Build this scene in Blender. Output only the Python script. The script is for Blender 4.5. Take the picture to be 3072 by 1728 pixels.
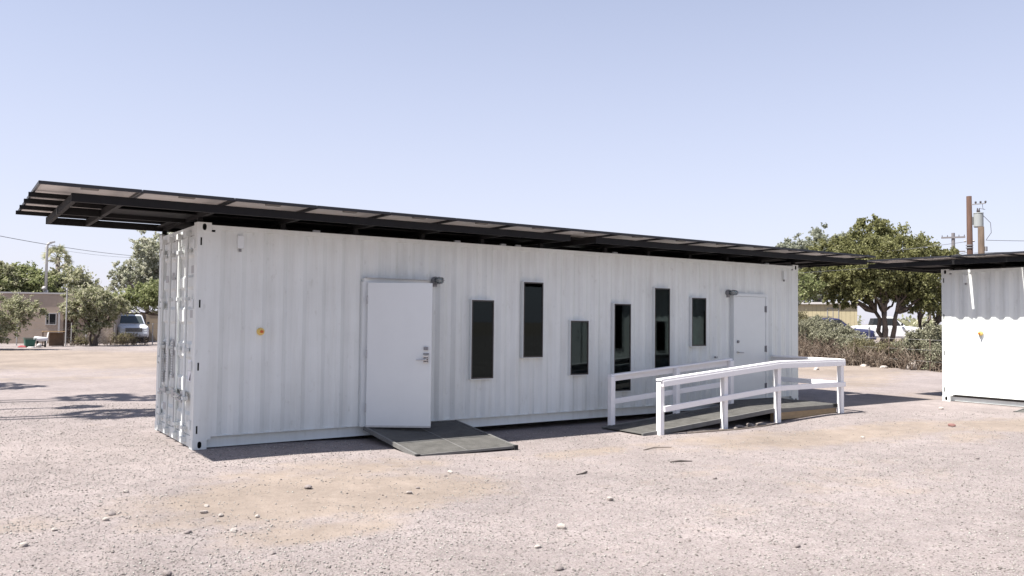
import bpy, bmesh, math, random
import numpy as np
from mathutils import Vector, Matrix

# ------------------------------------------------------------------ camera, sky, sun, exposure
for o in list(bpy.data.objects):
    bpy.data.objects.remove(o, do_unlink=True)
SC = bpy.context.scene
COL = SC.collection
rng = random.Random(7)
NR = np.random.default_rng(11)
V = Vector

cam_d = bpy.data.cameras.new("camera")
cam = bpy.data.objects.new("camera", cam_d)
COL.objects.link(cam)
cam_d.sensor_width = 36.0
cam_d.lens = 29.006
cam_d.clip_start = 0.05
cam_d.clip_end = 2000.0
_right = V((0.824374, -0.565949, 0.010423)); _up = V((-0.030004, -0.025302, 0.999229)); _fwd = V((0.565250, 0.824052, 0.037839))
M = Matrix.Identity(4)
for i in range(3):
    M[i][0] = _right[i]; M[i][1] = _up[i]; M[i][2] = -_fwd[i]
M[0][3], M[1][3], M[2][3] = (-2.616508, -10.922036, 1.694243)
cam.matrix_world = M
SC.camera = cam
CAM = V((-2.616508, -10.922036, 1.694243))

SUN_DIR = V((-0.592, 0.075, 1.0)).normalized()      # towards the sun
sun_el = math.asin(SUN_DIR.z)
sun_az = math.atan2(SUN_DIR.x, SUN_DIR.y)           # clockwise from +Y
world = bpy.data.worlds.new("World")
SC.world = world
world.use_nodes = True
wn = world.node_tree
wn.nodes.clear()
sky = wn.nodes.new("ShaderNodeTexSky")
sky.sky_type = 'NISHITA'
sky.sun_disc = False
sky.sun_elevation = sun_el
sky.sun_rotation = sun_az
sky.altitude = 800.0
sky.air_density = 1.0
sky.dust_density = 2.2
sky.ozone_density = 3.0
tint = wn.nodes.new("ShaderNodeMix"); tint.data_type = 'RGBA'; tint.blend_type = 'MIX'   # pale, milky desert haze over the whole dome
tint.inputs[7].default_value = (5.33, 5.18, 6.01, 1.0)
_tc = wn.nodes.new("ShaderNodeTexCoord"); _sx = wn.nodes.new("ShaderNodeSeparateXYZ"); _mr = wn.nodes.new("ShaderNodeMapRange")
wn.links.new(_tc.outputs["Generated"], _sx.inputs[0]); wn.links.new(_sx.outputs[2], _mr.inputs[0])
_mr.inputs[1].default_value = 0.0; _mr.inputs[2].default_value = 0.70; _mr.inputs[3].default_value = 0.78; _mr.inputs[4].default_value = 0.03
wn.links.new(_mr.outputs[0], tint.inputs[0])
bg = wn.nodes.new("ShaderNodeBackground")
bg.inputs["Strength"].default_value = 0.0748
wo = wn.nodes.new("ShaderNodeOutputWorld")
wn.links.new(sky.outputs[0], tint.inputs[6])
wn.links.new(tint.outputs[2], bg.inputs[0])
wn.links.new(bg.outputs[0], wo.inputs[0])

sun_d = bpy.data.lights.new("sun", 'SUN')
sun_d.energy = 5.0
sun_d.angle = math.radians(0.53)
sun_d.color = (1.0, 0.955, 0.89)
sun = bpy.data.objects.new("sun", sun_d)
COL.objects.link(sun)
sun.rotation_euler = SUN_DIR.to_track_quat('Z', 'Y').to_euler()
sun.location = (-20, 0, 30)

vs = SC.view_settings
SC.display_settings.display_device = 'sRGB'
vs.view_transform = 'Standard'
vs.look = 'None'
vs.exposure = 1.23
vs.gamma = 1.0
vs.use_curve_mapping = False
SC.render.engine = 'CYCLES'
SC.cycles.use_denoising = True
SC.cycles.max_bounces = 8
SC.cycles.transparent_max_bounces = 12

# ------------------------------------------------------------------ materials
MATS = {}

def mat(name, col, rough=0.7, metal=0.0, var=0.0, vscale=6.0, stretch=(1, 1, 1), bump=0.0, bscale=40.0, col2=None, spec=0.4, coords='Object'):
    m = bpy.data.materials.new(name)
    m.use_nodes = True
    nt = m.node_tree
    b = nt.nodes["Principled BSDF"]
    b.inputs["Roughness"].default_value = rough
    b.inputs["Metallic"].default_value = metal
    b.inputs["Specular IOR Level"].default_value = spec
    b.inputs["Base Color"].default_value = (*col, 1)
    if var > 0 or bump > 0 or col2:
        tc = nt.nodes.new("ShaderNodeTexCoord")
        mp = nt.nodes.new("ShaderNodeMapping")
        mp.inputs["Scale"].default_value = stretch
        nt.links.new(tc.outputs[coords], mp.inputs[0])
    if var > 0 or col2:
        n = nt.nodes.new("ShaderNodeTexNoise")
        n.inputs["Scale"].default_value = vscale
        n.inputs["Detail"].default_value = 6
        n.inputs["Roughness"].default_value = 0.65
        nt.links.new(mp.outputs[0], n.inputs["Vector"])
        r = nt.nodes.new("ShaderNodeValToRGB")
        r.color_ramp.elements[0].position = 0.32
        r.color_ramp.elements[1].position = 0.68
        c2 = col2 if col2 else tuple(min(1, c * (1 + var)) for c in col)
        c1 = col if col2 else tuple(c * (1 - var) for c in col)
        r.color_ramp.elements[0].color = (*c1, 1)
        r.color_ramp.elements[1].color = (*c2, 1)
        nt.links.new(n.outputs["Fac"], r.inputs[0])
        nt.links.new(r.outputs[0], b.inputs["Base Color"])
    if bump > 0:
        n2 = nt.nodes.new("ShaderNodeTexNoise")
        n2.inputs["Scale"].default_value = bscale
        n2.inputs["Detail"].default_value = 4
        nt.links.new(mp.outputs[0], n2.inputs["Vector"])
        bp = nt.nodes.new("ShaderNodeBump")
        bp.inputs["Strength"].default_value = bump
        bp.inputs["Distance"].default_value = 0.02
        nt.links.new(n2.outputs["Fac"], bp.inputs["Height"])
        nt.links.new(bp.outputs[0], b.inputs["Normal"])
    MATS[name] = m
    return m

def paint_mat(name, col, dirt):
    """white steel paint: faint vertical rain streaks, blotches, dull scuffs"""
    m = bpy.data.materials.new(name)
    m.use_nodes = True
    nt = m.node_tree; L = nt.links
    b = nt.nodes["Principled BSDF"]
    b.inputs["Roughness"].default_value = 0.45
    b.inputs["Specular IOR Level"].default_value = 0.35
    tc = nt.nodes.new("ShaderNodeTexCoord")
    def noise(scale, st, det=5):
        mp = nt.nodes.new("ShaderNodeMapping"); mp.inputs["Scale"].default_value = st
        L.new(tc.outputs["Object"], mp.inputs[0])
        n = nt.nodes.new("ShaderNodeTexNoise"); n.inputs["Scale"].default_value = scale
        n.inputs["Detail"].default_value = det; n.inputs["Roughness"].default_value = 0.6
        L.new(mp.outputs[0], n.inputs["Vector"])
        return n
    def ramp(src, p0, p1, v0, v1):
        r = nt.nodes.new("ShaderNodeMapRange")
        r.inputs[1].default_value = p0; r.inputs[2].default_value = p1
        r.inputs[3].default_value = v0; r.inputs[4].default_value = v1
        L.new(src, r.inputs[0]); return r.outputs[0]
    streak = ramp(noise(9, (1, 1, 0.06)).outputs["Fac"], 0.45, 0.75, 0, 1)
    blot = ramp(noise(1.3, (1, 1, 1)).outputs["Fac"], 0.4, 0.75, 0, 1)
    scuff = ramp(noise(14, (1, 1, 0.5), 8).outputs["Fac"], 0.60, 0.72, 0, 1)
    a = nt.nodes.new("ShaderNodeMath"); a.operation = 'MULTIPLY'; L.new(streak, a.inputs[0]); a.inputs[1].default_value = 0.55
    c = nt.nodes.new("ShaderNodeMath"); c.operation = 'MULTIPLY_ADD'; L.new(blot, c.inputs[0]); c.inputs[1].default_value = 0.45; L.new(a.outputs[0], c.inputs[2])
    d = nt.nodes.new("ShaderNodeMath"); d.operation = 'MULTIPLY_ADD'; L.new(scuff, d.inputs[0]); d.inputs[1].default_value = 0.6; L.new(c.outputs[0], d.inputs[2]); d.use_clamp = True
    mx = nt.nodes.new("ShaderNodeMix"); mx.data_type = 'RGBA'
    L.new(d.outputs[0], mx.inputs[0])
    mx.inputs[6].default_value = (*col, 1); mx.inputs[7].default_value = (*dirt, 1)
    L.new(mx.outputs[2], b.inputs["Base Color"])
    bn = noise(3.5, (1, 1, 0.6), 3)
    bp = nt.nodes.new("ShaderNodeBump"); bp.inputs["Strength"].default_value = 0.25; bp.inputs["Distance"].default_value = 0.012
    L.new(bn.outputs["Fac"], bp.inputs["Height"]); L.new(bp.outputs[0], b.inputs["Normal"])
    return m

def glass_mat(name, tintc, ior=1.5):
    m = bpy.data.materials.new(name); m.use_nodes = True
    nt = m.node_tree; nt.nodes.clear(); L = nt.links
    out = nt.nodes.new("ShaderNodeOutputMaterial")
    fr = nt.nodes.new("ShaderNodeFresnel"); fr.inputs[0].default_value = ior
    tr = nt.nodes.new("ShaderNodeBsdfTransparent"); tr.inputs[0].default_value = (*tintc, 1)
    gl = nt.nodes.new("ShaderNodeBsdfGlossy"); gl.inputs["Roughness"].default_value = 0.02; gl.inputs["Color"].default_value = (0.72, 0.86, 0.88, 1)
    mx = nt.nodes.new("ShaderNodeMixShader")
    L.new(fr.outputs[0], mx.inputs[0]); L.new(tr.outputs[0], mx.inputs[1]); L.new(gl.outputs[0], mx.inputs[2])
    L.new(mx.outputs[0], out.inputs[0])
    return m

def leaf_mat(name, cols, trans=0.48):
    """leaf colour differs from leaf to leaf (random per mesh island)"""
    m = bpy.data.materials.new(name); m.use_nodes = True
    nt = m.node_tree; nt.nodes.clear(); L = nt.links
    out = nt.nodes.new("ShaderNodeOutputMaterial")
    g = nt.nodes.new("ShaderNodeNewGeometry")
    r = nt.nodes.new("ShaderNodeValToRGB")
    e = r.color_ramp.elements
    e[0].position = 0.0; e[0].color = (*cols[0], 1)
    e[1].position = 1.0; e[1].color = (*cols[-1], 1)
    for i, c in enumerate(cols[1:-1]):
        q = e.new((i + 1) / (len(cols) - 1)); q.color = (*c, 1)
    L.new(g.outputs["Random Per Island"], r.inputs[0])
    d = nt.nodes.new("ShaderNodeBsdfDiffuse"); t = nt.nodes.new("ShaderNodeBsdfTranslucent")
    mx = nt.nodes.new("ShaderNodeMixShader"); mx.inputs[0].default_value = trans
    L.new(r.outputs[0], d.inputs[0]); L.new(r.outputs[0], t.inputs[0])
    L.new(d.outputs[0], mx.inputs[1]); L.new(t.outputs[0], mx.inputs[2]); L.new(mx.outputs[0], out.inputs[0])
    return m

def island_mat(name, cols, rough=0.9):
    m = bpy.data.materials.new(name); m.use_nodes = True
    nt = m.node_tree; b = nt.nodes["Principled BSDF"]; b.inputs["Roughness"].default_value = rough
    b.inputs["Specular IOR Level"].default_value = 0.2
    g = nt.nodes.new("ShaderNodeNewGeometry"); r = nt.nodes.new("ShaderNodeValToRGB")
    e = r.color_ramp.elements
    e[0].color = (*cols[0], 1); e[1].color = (*cols[-1], 1)
    for i, c in enumerate(cols[1:-1]):
        q = e.new((i + 1) / (len(cols) - 1)); q.color = (*c, 1)
    nt.links.new(g.outputs["Random Per Island"], r.inputs[0]); nt.links.new(r.outputs[0], b.inputs["Base Color"])
    return m

PAINT = paint_mat("white_steel_paint", (0.675, 0.70, 0.685), (0.55, 0.565, 0.54))
DOORP = mat("white_door_paint", (0.635, 0.66, 0.66), 0.4, var=0.02, vscale=3)
WHITEWOOD = mat("white_timber_paint", (0.80, 0.79, 0.80), 0.55, var=0.03, vscale=14, stretch=(1, 6, 6), bump=0.15, bscale=60)
DARKSTEEL = mat("dark_steel", (0.011, 0.0105, 0.011), 0.65, var=0.2, vscale=8, spec=0.2)
BLACK = mat("black_and_hole_shade", (0.008, 0.008, 0.008), 0.8)  # black parts, and painted-in shade for holes and slots
BRONZE = mat("dark_bronze_frame", (0.035, 0.030, 0.028), 0.45)
REVEAL = mat("dark_reveal", (0.05, 0.042, 0.040), 0.6)
GLASS = glass_mat("window_glass", (0.13, 0.165, 0.155), 1.36)
GALV = mat("galvanised_steel", (0.42, 0.43, 0.44), 0.45, metal=0.6, var=0.12, vscale=20)
GREYMETAL = mat("grey_fixture", (0.20, 0.20, 0.21), 0.5, var=0.1)
CHROME = mat("brushed_steel", (0.5, 0.5, 0.5), 0.3, metal=0.9)
JAR = glass_mat("jar_glass", (0.85, 0.85, 0.86))
BULB = mat("frosted_bulb", (0.8, 0.8, 0.78), 0.5)
AMBER = mat("amber_plastic", (0.72, 0.52, 0.16), 0.4)
ORANGE = mat("orange_cap", (0.55, 0.12, 0.03), 0.4)
STICKW = mat("sticker_white", (0.75, 0.75, 0.78), 0.5)
STICKB = mat("sticker_dark", (0.03, 0.03, 0.04), 0.5)
VENTM = mat("vent_grey", (0.42, 0.42, 0.42), 0.6)
INTER = mat("interior_liner", (0.0600, 0.0690, 0.0660), 0.7)
INTERG = mat("interior_green", (0.0280, 0.0680, 0.0560), 0.6)
INTERF = mat("interior_floor", (0.04, 0.036, 0.034), 0.6)
PANELTOP = mat("solar_cells", (0.012, 0.016, 0.035), 0.12)
BACKSHEET = mat("panel_backsheet", (0.66, 0.63, 0.60), 0.6, var=0.05, vscale=3)
PANELFRAME = mat("panel_frame", (0.02, 0.02, 0.024), 0.4)
JBOX = mat("junction_box", (0.25, 0.235, 0.22), 0.6)
RAMPM = mat("ramp_plate", (0.088, 0.085, 0.079), 0.75, var=0.25, vscale=6, bump=0.5, bscale=160, spec=0.25)
RAMPE = mat("ramp_edge", (0.135, 0.133, 0.128), 0.6, var=0.15)
PINE = mat("raw_pine", (0.33, 0.235, 0.135), 0.75, var=0.18, vscale=8, stretch=(1, 8, 8))
RUBBER = mat("rubber", (0.02, 0.02, 0.02), 0.8)

# ------------------------------------------------------------------ mesh helpers
class MB:
    def __init__(s):
        s.v = []; s.f = []; s.mi = []
    def quad(s, a, b, c, d, mi=0):
        n = len(s.v); s.v += [tuple(a), tuple(b), tuple(c), tuple(d)]; s.f.append((n, n + 1, n + 2, n + 3)); s.mi.append(mi)
    def poly(s, pts, mi=0):
        n = len(s.v); s.v += [tuple(p) for p in pts]; s.f.append(tuple(range(n, n + len(pts)))); s.mi.append(mi)
    def box(s, x0, y0, z0, x1, y1, z1, mi=0):
        n = len(s.v)
        s.v += [(x0, y0, z0), (x1, y0, z0), (x1, y1, z0), (x0, y1, z0), (x0, y0, z1), (x1, y0, z1), (x1, y1, z1), (x0, y1, z1)]
        for f in ((0, 3, 2, 1), (4, 5, 6, 7), (0, 1, 5, 4), (1, 2, 6, 5), (2, 3, 7, 6), (3, 0, 4, 7)):
            s.f.append(tuple(n + i for i in f)); s.mi.append(mi)
        return s
    def bar(s, a, b, w, h, up=(0, 0, 1), mi=0):
        """rectangular bar from a to b, w across, h along up"""
        a = V(a); b = V(b); d = (b - a).normalized(); u = V(up); sd = d.cross(u).normalized(); u = sd.cross(d).normalized()
        n = len(s.v)
        for p in (a, b):
            for i, j in ((-1, -1), (1, -1), (1, 1), (-1, 1)):
                s.v.append(tuple(p + sd * (w / 2 * i) + u * (h / 2 * j)))
        for f in ((0, 1, 2, 3), (7, 6, 5, 4), (0, 4, 5, 1), (1, 5, 6, 2), (2, 6, 7, 3), (3, 7, 4, 0)):
            s.f.append(tuple(n + i for i in f)); s.mi.append(mi)
        return s
    def tube(s, pts, rad, n=8, mi=0, cap=True):
        pts = [V(p) for p in pts]
        if not isinstance(rad, (list, tuple)):
            rad = [rad] * len(pts)
        base = len(s.v); prev = None
        for i, p in enumerate(pts):
            d = (pts[min(i + 1, len(pts) - 1)] - pts[max(i - 1, 0)])
            d = d.normalized() if d.length > 1e-9 else V((0, 0, 1))
            if prev is None:
                u = d.orthogonal().normalized()
            else:
                u = prev - d * prev.dot(d)
                u = u.normalized() if u.length > 1e-6 else d.orthogonal().normalized()
            prev = u; w = d.cross(u)
            for k in range(n):
                t = 2 * math.pi * k / n
                s.v.append(tuple(p + (u * math.cos(t) + w * math.sin(t)) * rad[i]))
        for i in range(len(pts) - 1):
            for k in range(n):
                a = base + i * n + k; b = base + i * n + (k + 1) % n
                s.f.append((a, b, b + n, a + n)); s.mi.append(mi)
        if cap:
            s.f.append(tuple(base + k for k in reversed(range(n)))); s.mi.append(mi)
            e = base + (len(pts) - 1) * n
            s.f.append(tuple(e + k for k in range(n))); s.mi.append(mi)
        return s
    def ring(s, x0, z0, x1, z1, y0, y1, t, mi=0):
        """rectangular frame in the x-z plane, t wide, y0..y1 deep; butted pieces"""
        s.box(x0, y0, z0, x0 + t, y1, z1, mi); s.box(x1 - t, y0, z0, x1, y1, z1, mi)
        s.box(x0 + t, y0, z0, x1 - t, y1, z0 + t, mi); s.box(x0 + t, y0, z1 - t, x1 - t, y1, z1, mi)
        return s
    def build(s, name, mats, parent=None, smooth=False, bevel=0.0):
        me = bpy.data.meshes.new(name)
        me.from_pydata(s.v, [], s.f)
        ms = mats if isinstance(mats, (list, tuple)) else [mats]
        for m in ms:
            me.materials.append(m)
        if len(ms) > 1:
            me.polygons.foreach_set("material_index", s.mi)
        if smooth:
            me.polygons.foreach_set("use_smooth", [True] * len(me.polygons))
        me.update()
        o = bpy.data.objects.new(name, me)
        COL.objects.link(o)
        if parent is not None:
            o.parent = parent
        if bevel > 0:
            b = o.modifiers.new("bevel", 'BEVEL'); b.width = bevel; b.segments = 2; b.limit_method = 'ANGLE'
        return o

def tag(o, label=None, cat=None, group=None, kind=None):
    if label: o["label"] = label
    if cat: o["category"] = cat
    if group: o["group"] = group
    if kind: o["kind"] = kind
    return o

def thing(name, label, cat, loc=(0, 0, 0), rz=0.0, group=None):
    o = bpy.data.objects.new(name, None)
    o.empty_display_size = 0.2
    COL.objects.link(o)
    o.location = loc; o.rotation_euler = (0, 0, rz)
    return tag(o, label, cat, group)

def kids(o):
    return [c for c in bpy.data.objects if c.parent == o]

def copy_tree(o, parent=None):
    c = o.copy(); COL.objects.link(c)
    if parent is not None:
        c.parent = parent
    for ch in kids(o):
        copy_tree(ch, c)
    return c

def sm(a, b, x):
    t = min(1, max(0, (x - a) / (b - a))); return t * t * (3 - 2 * t)

def ground_z(x, y):
    dip = sm(0.8, 4.0, x) * (1 - sm(8.7, 11.2, x)) * sm(-7.0, -2.2, y) * (1 - sm(3.0, 8.0, y))
    far = sm(-1.5, -5.0, y) if y < -1.5 else 0.0
    w = 0.010 * math.sin(1.3 * x + 0.7 * y) * math.sin(0.9 * y - 0.5 * x + 1.0)
    return -0.085 * dip + w * (0.25 + 0.75 * far)

# ------------------------------------------------------------------ ground
def build_ground():
    def axis(a, b, step, lo, hi):
        c = list(np.arange(a, b + 1e-6, step)); s = step; x = c[-1]
        while x < hi:
            s *= 1.25; x += s; c.append(x)
        s = step; x = c[0]; pre = []
        while x > lo:
            s *= 1.25; x -= s; pre.append(x)
        return np.array(pre[::-1] + c)
    X = axis(-6, 22, 0.16, -500, 600); Y = axis(-9.5, 10, 0.16, -300, 900)
    nx, ny = len(X), len(Y)
    gx, gy = np.meshgrid(X, Y)
    z = np.zeros_like(gx)
    for j in range(ny):
        for i in range(nx):
            if abs(X[i]) < 60 and abs(Y[j]) < 80:
                z[j, i] = ground_z(X[i], Y[j])
    co = np.stack([gx, gy, z], -1).reshape(-1, 3)
    idx = np.arange(nx * ny).reshape(ny, nx)
    f = np.stack([idx[:-1, :-1], idx[:-1, 1:], idx[1:, 1:], idx[1:, :-1]], -1).reshape(-1, 4)
    me = bpy.data.meshes.new("ground")
    me.vertices.add(len(co)); me.vertices.foreach_set("co", co.ravel())
    me.loops.add(f.size); me.loops.foreach_set("vertex_index", f.ravel())
    me.polygons.add(len(f)); me.polygons.foreach_set("loop_start", np.arange(0, f.size, 4))
    me.polygons.foreach_set("use_smooth", np.ones(len(f), bool))
    me.update(calc_edges=True)
    # bare dirt where the gravel is worn away
    patches = [(0.5, -3.35, 1.9, 1.1, -0.1, 0.92), (-0.2, -4.6, 0.9, 0.35, -0.2, 0.75), (1.0, -2.2, 1.6, 0.7, 0.0, 0.6), (9.0, -3.2, 3.2, 0.8, -0.1, 0.8), (7.2, -2.4, 2.0, 0.5, 0.0, 0.6),
               (12.5, -4.2, 2.6, 0.9, -0.3, 0.8), (10.3, -4.6, 1.0, 0.5, 0.0, 0.5), (3.0, 24, 9.0, 7.0, 0.0, 0.95), (-3.0, 33, 8.0, 4.0, 0.0, 0.9), (24, 8, 6.0, 3.5, 0.6, 0.85), (20, 3.5, 5.0, 1.2, 0.4, 0.6),
               (5.5, -5.6, 2.4, 0.9, 0.1, 0.30), (-2.6, -3.2, 0.9, 0.4, 0.2, 0.5), (-2.2, -5.5, 0.5, 0.25, 0.2, 0.7), (4.5, -2.3, 1.0, 0.35, 0.0, 0.6), (3.4, -5.8, 0.7, 0.3, 0.3, 0.35), (0.5, 14, 3.0, 1.2, 0.0, 0.5), (17, -0.5, 3.0, 1.0, 0.0, 0.4)]
    d = np.zeros(nx * ny)
    px, py = gx.ravel(), gy.ravel()
    for cx, cy, rx, ry, a, s in patches:
        dx, dy = px - cx, py - cy
        u = (dx * math.cos(a) + dy * math.sin(a)) / rx; w = (-dx * math.sin(a) + dy * math.cos(a)) / ry
        d = np.maximum(d, s * np.exp(-(u * u + w * w) ** 1.5))
    for (rx_, ry_, rad, w_, s_) in ((6.0, -24.0, 18.2, 0.16, 0.34), (6.0, -24.0, 19.8, 0.16, 0.34), (14.0, 6.0, 13.4, 0.14, 0.28), (14.0, 6.0, 14.9, 0.14, 0.28)):
        q_ = np.hypot(px - rx_, py - ry_) - rad
        d = np.maximum(d, s_ * np.exp(-(q_ / w_) ** 2) * (0.5 + 0.5 * np.sin(px * 0.9 + py * 0.6)))
    d = np.maximum(d, 0.7 * (np.hypot(px, py) > 75))
    at = me.attributes.new("dirt", 'FLOAT', 'POINT'); at.data.foreach_set("value", d.astype(np.float32))
    m = bpy.data.materials.new("gravel_ground"); m.use_nodes = True
    nt = m.node_tree; L = nt.links; b = nt.nodes["Principled BSDF"]
    b.inputs["Roughness"].default_value = 0.95; b.inputs["Specular IOR Level"].default_value = 0.15
    tc = nt.nodes.new("ShaderNodeTexCoord")
    def noise(sc, det=6, ro=0.6):
        n = nt.nodes.new("ShaderNodeTexNoise"); n.inputs["Scale"].default_value = sc; n.inputs["Detail"].default_value = det; n.inputs["Roughness"].default_value = ro
        L.new(tc.outputs["Object"], n.inputs["Vector"]); return n.outputs["Fac"]
    def mr(src, a, b_, c, d_):
        r = nt.nodes.new("ShaderNodeMapRange"); r.inputs[1].default_value = a; r.inputs[2].default_value = b_; r.inputs[3].default_value = c; r.inputs[4].default_value = d_
        L.new(src, r.inputs[0]); return r.outputs[0]
    def mth(op, a, b_):
        q = nt.nodes.new("ShaderNodeMath"); q.operation = op
        for i, v in enumerate((a, b_)):
            if isinstance(v, (int, float)): q.inputs[i].default_value = v
            else: L.new(v, q.inputs[i])
        return q.outputs[0]
    def mixc(fac, a, b_, blend='MIX'):
        q = nt.nodes.new("ShaderNodeMix"); q.data_type = 'RGBA'; q.blend_type = blend
        if isinstance(fac, float): q.inputs[0].default_value = fac
        else: L.new(fac, q.inputs[0])
        for i, v in ((6, a), (7, b_)):
            if isinstance(v, tuple): q.inputs[i].default_value = (*v, 1)
            else: L.new(v, q.inputs[i])
        return q.outputs[2]
    # gravel: cell colours from three sizes of stone
    vor = nt.nodes.new("ShaderNodeTexVoronoi"); vor.inputs["Scale"].default_value = 80.0
    L.new(tc.outputs["Object"], vor.inputs["Vector"])
    vr = nt.nodes.new("ShaderNodeValToRGB"); L.new(vor.outputs["Color"], vr.inputs[0])
    e = vr.color_ramp.elements
    e[0].position = 0.0; e[0].color = (0.1323, 0.1157, 0.1029, 1)
    e[1].position = 1.0; e[1].color = (0.2982, 0.2797, 0.2502, 1)
    for p_, c in ((0.25, (0.1957, 0.1671, 0.1635)), (0.5, (0.2408, 0.2096, 0.2044)), (0.75, (0.2739, 0.2401, 0.2327))):
        q = e.new(p_); q.color = (*c, 1)
    vor2 = nt.nodes.new("ShaderNodeTexVoronoi"); vor2.inputs["Scale"].default_value = 23.0
    L.new(tc.outputs["Object"], vor2.inputs["Vector"])
    g1 = mixc(mr(noise(7.0), 0.35, 0.7, 0.0, 0.6), vr.outputs[0], (0.2316, 0.1961, 0.1853))
    big = mr(noise(0.42, 6), 0.3, 0.7, 0.80, 1.12)
    mid = mr(noise(3.2, 6, 0.7), 0.3, 0.7, 0.86, 1.13)
    fine = mr(noise(46.0, 5, 0.75), 0.25, 0.75, 0.82, 1.17)
    dm = nt.nodes.new("ShaderNodeAttribute"); dm.attribute_name = "dirt"
    dn = mth('ADD', dm.outputs["Fac"], mr(noise(1.7, 7, 0.7), 0.25, 0.75, -0.42, 0.36))
    dfac = mr(dn, 0.18, 0.62, 0.0, 0.85)
    dirtc = mixc(mr(noise(11.0, 7, 0.7), 0.3, 0.7, 0.0, 1.0), (0.2136, 0.1719, 0.1397), (0.2519, 0.2094, 0.1739))
    dirtc = mixc(mr(noise(70.0, 3), 0.6, 0.75, 0.0, 0.5), dirtc, (0.1324, 0.1154, 0.0975))
    col = mixc(dfac, g1, dirtc)
    k = mth('MULTIPLY', mth('MULTIPLY', big, mid), fine)
    kc = nt.nodes.new("ShaderNodeCombineColor")
    for i in range(3): L.new(k, kc.inputs[i])
    col = mixc(1.0, col, kc.outputs[0], 'MULTIPLY')
    L.new(col, b.inputs["Base Color"])
    h = mth('ADD', mth('MULTIPLY', vor.outputs["Distance"], -0.9), mth('ADD', mth('MULTIPLY', vor2.outputs["Distance"], -0.6), mth('MULTIPLY', noise(30.0, 6, 0.7), 1.1)))
    h = mth('MULTIPLY', h, mr(dfac, 0.0, 1.0, 1.0, 0.45))
    bp = nt.nodes.new("ShaderNodeBump"); bp.inputs["Strength"].default_value = 0.27; bp.inputs["Distance"].default_value = 0.03
    L.new(h, bp.inputs["Height"]); L.new(bp.outputs[0], b.inputs["Normal"])
    me.materials.append(m)
    o = bpy.data.objects.new("ground", me); COL.objects.link(o)
    tag(o, "pinkish gravel yard with patches of bare tan dirt", kind='structure')

build_ground()

# ------------------------------------------------------------------ container office
CL, CW, CH = 12.192, 2.25, 2.896
WINS = [(4.095, 4.505, 0.765, 1.988), (5.075, 5.470, 1.078, 2.300), (6.047, 6.440, 0.768, 1.681), (7.017, 7.410, 0.457, 1.985), (7.990, 8.376, 0.770, 2.290), (8.948, 9.340, 1.224, 2.135)]
DOOR1 = (2.33, 3.28, 0.15, 2.21)
DOOR2 = (10.13, 11.12, 0.15, 2.23)

def corrugate(mb, xa, xb, z0, z1, openings=(), flip=False, depth=0.036, P=0.278):
    """pressed-steel wall in the plane y=0 (crests) to y=depth (troughs), with real openings"""
    pts = []; x = xa
    seg = (0.072, 0.068, 0.070, 0.068); ys = (0.0, 0.0, depth, depth)
    k = 0; pts.append((x, 0.0))
    nxt = (0.0, depth, depth, 0.0)
    while x < xb - 1e-6:
        x = min(xb, x + seg[k % 4]); pts.append((x, nxt[k % 4])); k += 1
    cuts = sorted({c for o in openings for c in o[:2]})
    full = []
    for (x0, y0), (x1, y1) in zip(pts, pts[1:]):
        full.append((x0, y0))
        for c in cuts:
            if x0 + 1e-5 < c < x1 - 1e-5:
                t = (c - x0) / (x1 - x0); full.append((c, y0 + t * (y1 - y0)))
    full.append(pts[-1])
    for (x0, y0), (x1, y1) in zip(full, full[1:]):
        if x1 - x0 < 1e-6: continue
        xm = (x0 + x1) / 2
        bl = sorted((o[2], o[3]) for o in openings if o[0] < xm < o[1])
        z = z0; spans = []
        for a, b in bl:
            if a > z: spans.append((z, a))
            z = max(z, b)
        if z < z1: spans.append((z, z1))
        for a, b in spans:
            mb.quad((x0, y0, a), (x1, y1, a), (x1, y1, b), (x0, y0, b))

def xf(mb, fn):
    mb.v = [fn(p) for p in mb.v]; return mb

def casting_mesh(hx, hy, hz):
    """corner casting 0.178 x 0.162 x 0.118 with an oval hole cut into its long face; hx,hy,hz give the outward sides"""
    bm = bmesh.new()
    bmesh.ops.create_cube(bm, size=1.0)
    bmesh.ops.scale(bm, vec=(0.178, 0.162, 0.118), verts=bm.verts)
    bmesh.ops.delete(bm, geom=[f for f in bm.faces if abs(f.normal.y - hy) < 0.1], context='FACES_ONLY')
    N = 16; a, c = 0.0255, 0.043
    y = 0.081 * hy
    outer = [V((-0.089, y, -0.059)), V((0.089, y, -0.059)), V((0.089, y, 0.059)), V((-0.089, y, 0.059))]
    ov = [min(bm.verts, key=lambda q: (q.co - p).length) for p in outer]
    hole = []; hin = []
    for k in range(N):
        t = -3 * math.pi / 4 + 2 * math.pi * k / N
        ct, st = math.cos(t), math.sin(t)
        ex = a * math.copysign(abs(ct) ** 0.8, ct); ez = c * math.copysign(abs(st) ** 0.8, st)
        hole.append(bm.verts.new((ex, y, ez))); hin.append(bm.verts.new((ex, y - 0.06 * hy, ez)))
    q = N // 4
    for s in range(4):
        A = ov[s]; B = ov[(s + 1) % 4]
        loop = [hole[(s * q + i) % N] for i in range(q + 1)]
        bm.faces.new([A, B] + loop[::-1])
    fs = []
    for k in range(N):
        fs.append(bm.faces.new((hole[k], hole[(k + 1) % N], hin[(k + 1) % N], hin[k])))
    fs.append(bm.faces.new(hin))
    bmesh.ops.recalc_face_normals(bm, faces=bm.faces)
    for f in fs: f.material_index = 1  # inner faces of the hole coloured black as its shade
    me = bpy.data.meshes.new("corner_casting"); bm.to_mesh(me); bm.free()
    me.materials.append(PAINT); me.materials.append(BLACK)
    return me

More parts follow.
